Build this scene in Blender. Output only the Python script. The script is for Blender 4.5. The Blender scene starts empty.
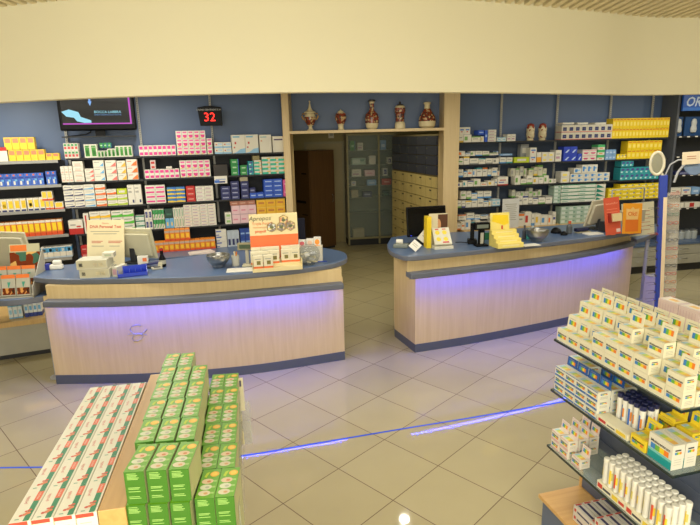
import bpy, bmesh, math, random
from mathutils import Vector, Matrix
random.seed(7)
R = math.radians
C = bpy.context.scene.collection
# ------------------------------------------------------------------ camera, world, lights, exposure
FPX, PITCH, ROLL, CH = 530.0, 0.229555, -0.0231387, 2.3
_f = Vector((0, math.cos(PITCH), -math.sin(PITCH))); _u = Vector((0, math.sin(PITCH), math.cos(PITCH))); _r = Vector((1, 0, 0))
_R = math.cos(ROLL)*_r + math.sin(ROLL)*_u; _U = -math.sin(ROLL)*_r + math.cos(ROLL)*_u
cd = bpy.data.cameras.new('camera'); cam = bpy.data.objects.new('camera', cd); C.objects.link(cam)
cd.sensor_width = 36; cd.lens = FPX*36/700; cd.clip_start = 0.05; cd.clip_end = 100
cam.matrix_world = Matrix(((_R.x, _U.x, -_f.x, 0), (_R.y, _U.y, -_f.y, 0), (_R.z, _U.z, -_f.z, CH), (0, 0, 0, 1)))
bpy.context.scene.camera = cam
w = bpy.data.worlds.new('world'); bpy.context.scene.world = w; w.use_nodes = True
w.node_tree.nodes['Background'].inputs[0].default_value = (1.0, 0.86, 0.62, 1)
w.node_tree.nodes['Background'].inputs[1].default_value = 0.25
vs = bpy.context.scene.view_settings
vs.view_transform = 'Standard'; vs.look = 'None'; vs.gamma = 1; vs.use_curve_mapping = False; vs.exposure = 0.12
def area(name, loc, sx, sy, power, col=(1, .85, .62), rot=(0, 0, 0)):
    l = bpy.data.lights.new(name, 'AREA'); l.shape = 'RECTANGLE'; l.size = sx; l.size_y = sy; l.energy = power; l.color = col
    o = bpy.data.objects.new(name, l); o.location = loc; o.rotation_euler = rot; C.objects.link(o); return o
LIGHT_COL = (1.0, .96, .84)
area('rear_fill_light', (0.6, -1.6, 2.98), 5.0, 1.6, 195, LIGHT_COL)  # added fill behind the camera, not a fixture of the shop
area('bulkhead_fill_light', (-.5, -1.6, 2.0), 5.5, 1.4, 125, LIGHT_COL, (R(84), 0, R(-4)))  # added fill aimed at the bulkhead to brighten it, no real lamp
area('back_room_fill_light', (.1, 8.72, 2.95), 2.0, .3, 16, (1, .88, .55))  # added fill for the back room, kept out of sight behind the portal beam
DOWNLIGHTS = [(-3.6, 5.05), (-1.95, 5.05), (.69, 6.5), (2.4, 5.15), (4.0, 5.6), (-4.0, 6.3), (-2.5, 6.75), (4.7, 7.5), (6.2, 8.0)]
DOWN_W = 11
area('sales_fill_light', (.1, 4.15, 3.0), 7.5, .7, 150, LIGHT_COL)  # added area fill for counters and shelves, its floor reflection falls out of frame
area('left_aisle_fill_light', (-3.8, 6.2, 3.0), 3.2, .5, 22, LIGHT_COL)  # added fill to brighten the left shelves, no fixture modelled
area('right_aisle_fill_light', (4.9, 7.0, 3.0), 2.6, .6, 26, LIGHT_COL)  # added fill for the right shelves, no fixture modelled

def ray(px, py): return _f + (px-350)/FPX*_R - (py-262.5)/FPX*_U
def at(px, py, z=0.0):                                    # photograph point -> place on the level z
    d = ray(px, py); t = (z-CH)/d.z; return Vector((d.x*t, d.y*t, z))

# ------------------------------------------------------------------ materials
MC = {}
def srgb(c): return tuple(((v/255+.055)/1.055)**2.4 if v/255 > .04045 else v/255/12.92 for v in c)
def mat(c, rough=.5, metal=0, emit=0, noise=.06, scale=9.0, alpha=None, trans=0, spec=.5, coat=0):
    key = (tuple(c), rough, metal, emit, noise, scale, alpha, trans, spec, coat)
    if key in MC: return MC[key]
    m = bpy.data.materials.new('mat_%d_%d_%d' % tuple(c)); m.use_nodes = True
    nt = m.node_tree; b = nt.nodes['Principled BSDF']; s = srgb(c)
    b.inputs['Roughness'].default_value = rough; b.inputs['Metallic'].default_value = metal
    b.inputs['Specular IOR Level'].default_value = spec
    if coat: b.inputs['Coat Weight'].default_value = coat
    if emit:
        b.inputs['Base Color'].default_value = (0, 0, 0, 1)
        b.inputs['Emission Color'].default_value = (*s, 1); b.inputs['Emission Strength'].default_value = emit
    else:
        tc = nt.nodes.new('ShaderNodeTexCoord'); n = nt.nodes.new('ShaderNodeTexNoise'); n.inputs['Scale'].default_value = scale
        mx = nt.nodes.new('ShaderNodeMix'); mx.data_type = 'RGBA'
        mx.inputs[6].default_value = (*[max(0, v*(1-noise)) for v in s], 1); mx.inputs[7].default_value = (*[min(1, v*(1+noise)) for v in s], 1)
        nt.links.new(tc.outputs['Object'], n.inputs['Vector']); nt.links.new(n.outputs['Fac'], mx.inputs[0]); nt.links.new(mx.outputs[2], b.inputs['Base Color'])
    if trans: b.inputs['Transmission Weight'].default_value = trans; b.inputs['IOR'].default_value = 1.45
    if alpha is not None: b.inputs['Alpha'].default_value = alpha
    MC[key] = m; return m
def wood(name, c1, c2, sc=(14, 14, .8), rough=.42, coat=0.0):
    m = bpy.data.materials.new(name); m.use_nodes = True; nt = m.node_tree; b = nt.nodes['Principled BSDF']
    tc = nt.nodes.new('ShaderNodeTexCoord'); mp = nt.nodes.new('ShaderNodeMapping'); mp.inputs['Scale'].default_value = sc
    n = nt.nodes.new('ShaderNodeTexNoise'); n.inputs['Scale'].default_value = 2.2; n.inputs['Detail'].default_value = 5; n.inputs['Distortion'].default_value = .6
    cr = nt.nodes.new('ShaderNodeValToRGB'); cr.color_ramp.elements[0].position = .3; cr.color_ramp.elements[1].position = .75
    cr.color_ramp.elements[0].color = (*srgb(c1), 1); cr.color_ramp.elements[1].color = (*srgb(c2), 1)
    for a, z in ((tc.outputs['Object'], mp.inputs[0]), (mp.outputs[0], n.inputs['Vector']), (n.outputs['Fac'], cr.inputs[0]), (cr.outputs[0], b.inputs['Base Color'])): nt.links.new(a, z)
    b.inputs['Roughness'].default_value = rough; b.inputs['Coat Weight'].default_value = coat
    return m
MAPLE = wood('maple', (208, 183, 136), (219, 196, 150))
PINE = wood('light_oak', (196, 160, 100), (212, 178, 118))
BROWN = wood('brown_door_wood', (84, 58, 32), (98, 70, 40))
WOODX = wood('wood_divider', (196, 152, 88), (212, 170, 104), (14, .8, 14))
SLATE = mat((92, 103, 124), .35, noise=.03); SLATED = mat((72, 78, 90), .5); LAM = mat((80, 101, 134), .35, noise=.04, scale=40, coat=.1)
EDGE = mat((98, 103, 116), .45); PANEL = mat((90, 110, 146), .45, noise=.03, scale=1.5)
DARK = mat((40, 42, 46), .6); BLACK = mat((8, 8, 10), .4, spec=.15); STEEL = mat((170, 170, 168), .3, 1); ALU = mat((165, 166, 168), .45)
CREAM = mat((226, 220, 192), .8, noise=.02, scale=1.2); WHITE = mat((228, 224, 212), .5); OFFW = mat((214, 208, 190), .6)
GLASS = mat((205, 225, 220), .04, trans=.95, noise=0); GREYB = mat((168, 165, 150), .6)
# floor: large square tiles laid on the diagonal, polished
def floor_mat():
    m = bpy.data.materials.new('polished_tile'); m.use_nodes = True; nt = m.node_tree; b = nt.nodes['Principled BSDF']
    N = nt.nodes.new; L = nt.links.new
    g = N('ShaderNodeNewGeometry'); mp = N('ShaderNodeMapping'); mp.vector_type = 'TEXTURE'
    th = -.775661; t = .219945*2.3
    mp.inputs['Location'].default_value = (-.0506630*2.3, 1.461696*2.3, 0); mp.inputs['Rotation'].default_value = (0, 0, th); mp.inputs['Scale'].default_value = (t, t, t)
    sx = N('ShaderNodeSeparateXYZ'); L(g.outputs['Position'], mp.inputs[0]); L(mp.outputs[0], sx.inputs[0])
    ds = []
    for k in (0, 1):
        fr = N('ShaderNodeMath'); fr.operation = 'FRACT'; L(sx.outputs[k], fr.inputs[0])
        a = N('ShaderNodeMath'); a.operation = 'SUBTRACT'; a.inputs[1].default_value = .5; L(fr.outputs[0], a.inputs[0])
        c = N('ShaderNodeMath'); c.operation = 'ABSOLUTE'; L(a.outputs[0], c.inputs[0]); ds.append(c)
    mxm = N('ShaderNodeMath'); mxm.operation = 'MAXIMUM'; L(ds[0].outputs[0], mxm.inputs[0]); L(ds[1].outputs[0], mxm.inputs[1])
    gt = N('ShaderNodeMath'); gt.operation = 'GREATER_THAN'; gt.inputs[1].default_value = .4935; L(mxm.outputs[0], gt.inputs[0])
    fl = N('ShaderNodeVectorMath'); fl.operation = 'FLOOR'; L(mp.outputs[0], fl.inputs[0])
    wn = N('ShaderNodeTexWhiteNoise'); wn.noise_dimensions = '3D'; L(fl.outputs[0], wn.inputs['Vector'])
    ns = N('ShaderNodeTexNoise'); ns.inputs['Scale'].default_value = 3; ns.inputs['Detail'].default_value = 6; L(g.outputs['Position'], ns.inputs['Vector'])
    ad = N('ShaderNodeMath'); ad.operation = 'ADD'; L(wn.outputs['Value'], ad.inputs[0]); L(ns.outputs['Fac'], ad.inputs[1])
    cr = N('ShaderNodeValToRGB'); cr.color_ramp.elements[0].color = (*srgb((168, 157, 120)), 1); cr.color_ramp.elements[1].color = (*srgb((183, 172, 134)), 1)
    hf = N('ShaderNodeMath'); hf.operation = 'MULTIPLY'; hf.inputs[1].default_value = .5; L(ad.outputs[0], hf.inputs[0]); L(hf.outputs[0], cr.inputs[0])
    mx = N('ShaderNodeMix'); mx.data_type = 'RGBA'; mx.inputs[7].default_value = (*srgb((120, 104, 82)), 1)
    L(gt.outputs[0], mx.inputs[0]); L(cr.outputs[0], mx.inputs[6]); L(mx.outputs[2], b.inputs['Base Color'])
    b.inputs['Roughness'].default_value = .045; b.inputs['Specular IOR Level'].default_value = .32
    return m
FLOOR = floor_mat()

# ------------------------------------------------------------------ mesh builder
class MB:
    def __init__(s): s.v = []; s.f = []; s.m = []; s.mats = []; s.sm = []
    def mi(s, m):
        if m not in s.mats: s.mats.append(m)
        return s.mats.index(m)
    def face(s, pts, m, smooth=False):
        n = len(s.v); s.v += [tuple(p) for p in pts]; s.f.append(tuple(range(n, n+len(pts)))); s.m.append(s.mi(m)); s.sm.append(smooth)
    def mesh(s, vs, fs, m, smooth=False):
        n = len(s.v); s.v += [tuple(p) for p in vs]; k = s.mi(m)
        for f in fs: s.f.append(tuple(i+n for i in f)); s.m.append(k); s.sm.append(smooth)
    def box(s, x0, x1, y0, y1, z0, z1, m, M=None):
        vs = [Vector(p) for p in ((x0, y0, z0), (x1, y0, z0), (x1, y1, z0), (x0, y1, z0), (x0, y0, z1), (x1, y0, z1), (x1, y1, z1), (x0, y1, z1))]
        if M: vs = [M @ p for p in vs]
        s.mesh(vs, [(0, 3, 2, 1), (4, 5, 6, 7), (0, 1, 5, 4), (1, 2, 6, 5), (2, 3, 7, 6), (3, 0, 4, 7)], m)
    def prism(s, poly, z0, z1, m, mside=None):
        n = len(poly); a = sum(poly[i][0]*poly[(i+1) % n][1]-poly[(i+1) % n][0]*poly[i][1] for i in range(n))
        if a < 0: poly = poly[::-1]
        vs = [(p[0], p[1], z0) for p in poly]+[(p[0], p[1], z1) for p in poly]
        s.mesh(vs, [tuple(range(n))[::-1], tuple(range(n, 2*n))], m)
        s.mesh(vs, [(i, (i+1) % n, n+(i+1) % n, n+i) for i in range(n)], mside or m)
    def lathe(s, prof, m, n=24, c=(0, 0, 0), ms=None, M=None):
        vs = []; 
        for r, z in prof:
            for k in range(n):
                p = Vector((c[0]+r*math.cos(2*math.pi*k/n), c[1]+r*math.sin(2*math.pi*k/n), c[2]+z)); vs.append(M @ p if M else p)
        for i in range(len(prof)-1):
            r0, r1 = prof[i][0] < 1e-4, prof[i+1][0] < 1e-4; q = vs[i*n:(i+2)*n]; flat = abs(prof[i][1]-prof[i+1][1]) < 1e-6
            if r0 and r1: continue
            if r1: s.mesh(q[:n]+[q[n]], [(k, (k+1) % n, n) for k in range(n)], ms[i] if ms else m, not flat)
            elif r0: s.mesh([q[0]]+q[n:], [(0, (k+1) % n+1, k+1) for k in range(n)], ms[i] if ms else m, not flat)
            else: s.mesh(q, [(k, (k+1) % n, n+(k+1) % n, n+k) for k in range(n)], ms[i] if ms else m, not flat)
        if prof[0][0] > 1e-4: s.mesh(vs[:n], [tuple(range(n))[::-1]], ms[0] if ms else m)
        if prof[-1][0] > 1e-4: s.mesh(vs[-n:], [tuple(range(n))], ms[-1] if ms else m)
    def tube(s, pts, r, m, n=8, cap=True):
        pts = [Vector(p) for p in pts]; rings = []
        for i, p in enumerate(pts):
            d = (pts[min(i+1, len(pts)-1)]-pts[max(i-1, 0)]).normalized()
            a = d.cross(Vector((0, 0, 1))); a = a.normalized() if a.length > .05 else Vector((1, 0, 0)); b = d.cross(a).normalized()
            rings.append([p+r*(math.cos(2*math.pi*k/n)*a+math.sin(2*math.pi*k/n)*b) for k in range(n)])
        vs = [q for g in rings for q in g]
        s.mesh(vs, [(i*n+k, i*n+(k+1) % n, (i+1)*n+(k+1) % n, (i+1)*n+k) for i in range(len(pts)-1) for k in range(n)], m, True)
        if cap: s.mesh(rings[0], [tuple(range(n))], m); s.mesh(rings[-1], [tuple(range(n))[::-1]], m)
    def data(s, name):
        me = bpy.data.meshes.new(name); me.from_pydata(s.v, [], s.f)
        for m in s.mats: me.materials.append(m)
        me.polygons.foreach_set('material_index', s.m); me.polygons.foreach_set('use_smooth', s.sm)
        me.update(); return me
    def build(s, name, parent=None, loc=None, rz=0, bevel=0):
        me = s.data(name); o = bpy.data.objects.new(name, me); C.objects.link(o)
        if parent: o.parent = parent
        if loc is not None: o.location = loc
        o.rotation_euler[2] = rz
        if bevel:
            bm = bmesh.new(); bm.from_mesh(me); bmesh.ops.remove_doubles(bm, verts=bm.verts, dist=1e-5)
            bm.normal_update(); bm.to_mesh(me); bm.free()
            b = o.modifiers.new('bevel', 'BEVEL'); b.width = bevel; b.segments = 2; b.limit_method = 'ANGLE'; b.angle_limit = R(50)
        return o
def fit(l):
    for a, c in (('with ', ''), (' on the ', ' on '), (' of the ', ' of '), ('upper fourth', 'upper fourth'), (' on top level', ' on top'), (' from left', ' from left')):
        if len(l.replace(',', ' ').split()) <= 16: break
        l = l.replace(a, c)
    return l
def tag(o, label, cat, group=None, kind=None):
    if label: o['label'] = fit(label)
    if cat: o['category'] = cat
    if group: o['group'] = group
    if kind: o['kind'] = kind
    return o
def thing(name, label, cat, loc=(0, 0, 0), rz=0, group=None):
    o = bpy.data.objects.new(name, None); C.objects.link(o); o.location = loc; o.rotation_euler[2] = rz; o.empty_display_size = .1
    return tag(o, label, cat, group)
def struct(name, mb, bevel=0): o = mb.build(name, bevel=bevel); o['kind'] = 'structure'; return o
def dup(root, loc=None, rz=None, label=None, group=None):
    r = root.copy(); C.objects.link(r)
    if loc is not None: r.location = loc
    if rz is not None: r.rotation_euler[2] = rz
    if label: r['label'] = label
    if group: r['group'] = group
    for ch in list(root.children):
        c = ch.copy(); C.objects.link(c); c.parent = r
        for g in list(ch.children): d = g.copy(); C.objects.link(d); d.parent = c
    return r
_dg = None
def text_data(txt, size, m, M, shear=0, extrude=.0004, align='CENTER', bold=0):
    cu = bpy.data.curves.new('lettering', 'FONT'); cu.body = txt; cu.size = size; cu.align_x = align; cu.align_y = 'CENTER'; cu.extrude = extrude; cu.shear = shear; cu.resolution_u = 2; cu.offset = bold
    o = bpy.data.objects.new('lettering', cu); C.objects.link(o); bpy.context.view_layer.update()
    me = bpy.data.meshes.new_from_object(o.evaluated_get(bpy.context.evaluated_depsgraph_get())); bpy.data.objects.remove(o); bpy.data.curves.remove(cu)
    me.transform(M); me.materials.clear(); me.materials.append(m); me.name = 'lettering'; return me
def text(txt, size, m, M, parent=None, **k):
    o = bpy.data.objects.new('lettering', text_data(txt, size, m, M, **k)); C.objects.link(o)
    if parent: o.parent = parent
    return o
FRONT = Matrix.Rotation(R(90), 4, 'X')                    # lettering upright facing -Y
def T(x, y, z): return Matrix.Translation((x, y, z))
def spline(pts, n=6):
    pts = [Vector((p[0], p[1])) for p in pts]; out = []
    for i in range(len(pts)-1):
        a, b, c, d = pts[max(i-1, 0)], pts[i], pts[i+1], pts[min(i+2, len(pts)-1)]
        for k in range(n):
            t = k/n; out.append(.5*((2*b)+(c-a)*t+(2*a-5*b+4*c-d)*t*t+(3*b-a-3*c+d)*t**3))
    out.append(pts[-1]); return out
def offset(pl, d):                                         # + moves to the left of travel
    out = []
    for i, p in enumerate(pl):
        t = (pl[min(i+1, len(pl)-1)]-pl[max(i-1, 0)]).normalized(); out.append(p+d*Vector((-t.y, t.x)))
    return out

# ------------------------------------------------------------------ the walls' frames (front plane of the shelving)
class Wall:
    def __init__(s, P, deg): s.P = Vector((P[0], P[1])); s.a = R(deg); s.d = Vector((math.cos(s.a), math.sin(s.a))); s.n = Vector((-math.sin(s.a), math.cos(s.a)))
    def hit(s, px, py, off=0):
        d = ray(px, py); q = s.P+off*s.n; t = q.dot(s.n)/(d.x*s.n.x+d.y*s.n.y); p = d*t+Vector((0, 0, CH)); return (Vector((p.x, p.y))-q).dot(s.d), p.z
    def pt(s, u, v=0, z=0): q = s.P+u*s.d+v*s.n; return Vector((q.x, q.y, z))
    def M(s, u=0, v=0, z=0): return Matrix.Translation(s.pt(u, v, z)) @ Matrix.Rotation(s.a, 4, 'Z')
WL = Wall((-.88, 7.97), 17); WF = Wall((-.88-2.98*math.cos(R(17)), 7.97-2.98*math.sin(R(17))), 22); WR = Wall((1.42, 7.97), 11)
WL.z = [2.13, 1.82, 1.478, 1.118]; WF.z = [2.115, 1.80, 1.475, 1.135]; WR.z = [2.207, 1.882, 1.551, 1.236]

# ------------------------------------------------------------------ structure
b = MB(); b.box(-7, 9.5, -3, 14, -.05, 0, FLOOR); struct('floor', b)
b = MB(); b.box(-7, 9.5, 5.0, 14, 3.02, 3.1, CREAM); b.box(-7, 9.5, -3, -.5, 3.02, 3.1, CREAM)
# slatted metal ceiling in front of the bulkhead
b.box(-7, 9.5, -.5, 5.0, 3.075, 3.1, mat((150, 138, 108), .8))
struct('ceiling', b)
b = MB(); sl = mat((222, 208, 172), .5)
for i in range(112): b.box(-3.2+i*.06, -3.2+i*.06+.032, 1.2, 5.0, 3.0, 3.04, sl)
for i in range(40): b.box(-3.2, 3.5, 1.2+i*.095, 1.2+i*.095+.012, 3.035, 3.05, sl)
struct('trim_1', b)
# curved bulkhead hanging from the ceiling
bp = [(-4.2, 3.9), (-3.0, 3.35), (-1.87, 3.0), (-1.25, 2.84), (-.73, 2.79), (-.23, 2.81), (.28, 2.93), (.86, 3.13), (1.5, 3.4), (1.9, 3.58), (2.3, 3.64), (2.9, 3.62), (3.8, 3.5)]
bs = spline(bp, 6); b = MB(); b.prism([tuple(p) for p in bs]+[tuple(p) for p in offset(bs, .07)[::-1]], 2.535, 3.03, CREAM)
for i in range(len(b.f)): b.sm[i] = len(b.f[i]) == 4
struct('trim_2', b)
def wallpanel(name, W, u0, u1, off, z0, z1, m, th=.1):
    b = MB(); b.box(u0, u1, off, off+th, z0, z1, m, W.M()); return struct(name, b)
SD = .32
wallpanel('wall_left', WL, -3.02, 0, SD+.02, 0, 3.02, PANEL); wallpanel('wall_far_left', WF, -3.2, .04, SD+.02, 0, 3.02, PANEL)
wallpanel('wall_right', WR, .28, 7, SD+.02, 0, 3.02, PANEL)
b = MB(); b.box(-7, -6.9, -3, 7, 0, 3.02, CREAM); struct('wall_far_side', b)
b = MB(); b.box(9.4, 9.5, -3, 14, 0, 3.02, CREAM); struct('wall_right_side', b)
b = MB(); b.box(-7, 9.5, -3.1, -3, 0, 3.02, CREAM); struct('wall_behind', b)
# dark shelving backs below the top shelf
for nm, W, u0, u1 in (('trim_3', WL, -2.99, -.03), ('trim_4', WF, -3.1, -.02)):
    b = MB(); b.box(u0, u1, SD-.005, SD+.018, .4, W.z[0]-.01, mat((46, 48, 53), .7), W.M()); struct(nm, b)
b = MB(); b.box(.3, 3.84, SD-.005, SD+.018, .4, WR.z[0]-.01, mat((70, 82, 102), .6), WR.M()); struct('trim_5', b)
# opening: wooden portal with vase niche
b = MB()
b.box(-.93, -.83, 7.9, 8.35, 0, 3.02, MAPLE); b.box(1.405, 1.63, 7.9, 8.35, 0, 3.02, MAPLE)
b.box(-.83, 1.405, 7.9, 8.35, 2.385, 2.425, MAPLE); struct('trim_6', b, .003)
b = MB(); b.box(-.83, 1.405, 8.33, 8.40, 2.4, 3.02, PANEL); struct('wall_niche_back', b)
# back room
YEL = mat((150, 138, 92), .7)
b = MB(); b.box(-2.6, 3.4, 12.0, 12.1, 0, 3.0, YEL); struct('wall_back', b)
b = MB(); b.box(-2.7, -2.6, 8.4, 12.1, 0, 3.0, YEL); struct('wall_back_left', b)
b = MB(); b.box(2.4, 2.5, 8.6, 12.1, 0, 3.0, YEL); struct('wall_back_right', b)

# ------------------------------------------------------------------ uprights and shelves
UPM = mat((186, 184, 176), .5)
def shelving(name, label, W, bays, zs, strip, group, ztop, uprights):
    t = thing(name, label, 'shelving', W.pt(0), W.a, group)
    for u in uprights:
        b = MB(); b.box(u-.014, u+.014, SD-.03, SD-.008, .92, ztop, UPM)
        for k in range(int((ztop-2.2)/.03)): b.box(u-.004, u+.004, SD-.0315, SD-.03, 2.2+k*.03, 2.215+k*.03, DARK)
        b.build('upright', t)
    for u0, u1 in bays:
        for z in zs:
            b = MB(); b.box(u0+.004, u1-.004, 0, SD-.035, z-.022, z, DARK)
            if strip: b.box(u0+.004, u1-.004, -.008, 0, z-.035, z+.003, mat((150, 150, 146), .4))
            b.build('shelf', t)
    return t
shelving('shelf_rack', 'dark wall shelving left of the doorway, television bay to door post', WL, [(-2.95, -2.02), (-2.02, -1.04), (-1.04, -.06)], WL.z, False, None, 3.0, (-2.96, -2.02, -1.04))
shelving('shelf_rack', 'dark wall shelving at far left with pale shelf edges', WF, [(-1.6, -.06)], WF.z+[.815], True, None, 2.2, (-1.3,))
shelving('shelf_rack', 'dark wall shelving right of the doorway up to the yellow boxes', WR, [(.22, 1.04), (1.04, 1.99), (1.99, 2.93), (2.93, 3.83)], WR.z, False, None, 3.0, (1.04, 1.99, 2.93, 3.7))

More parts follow.
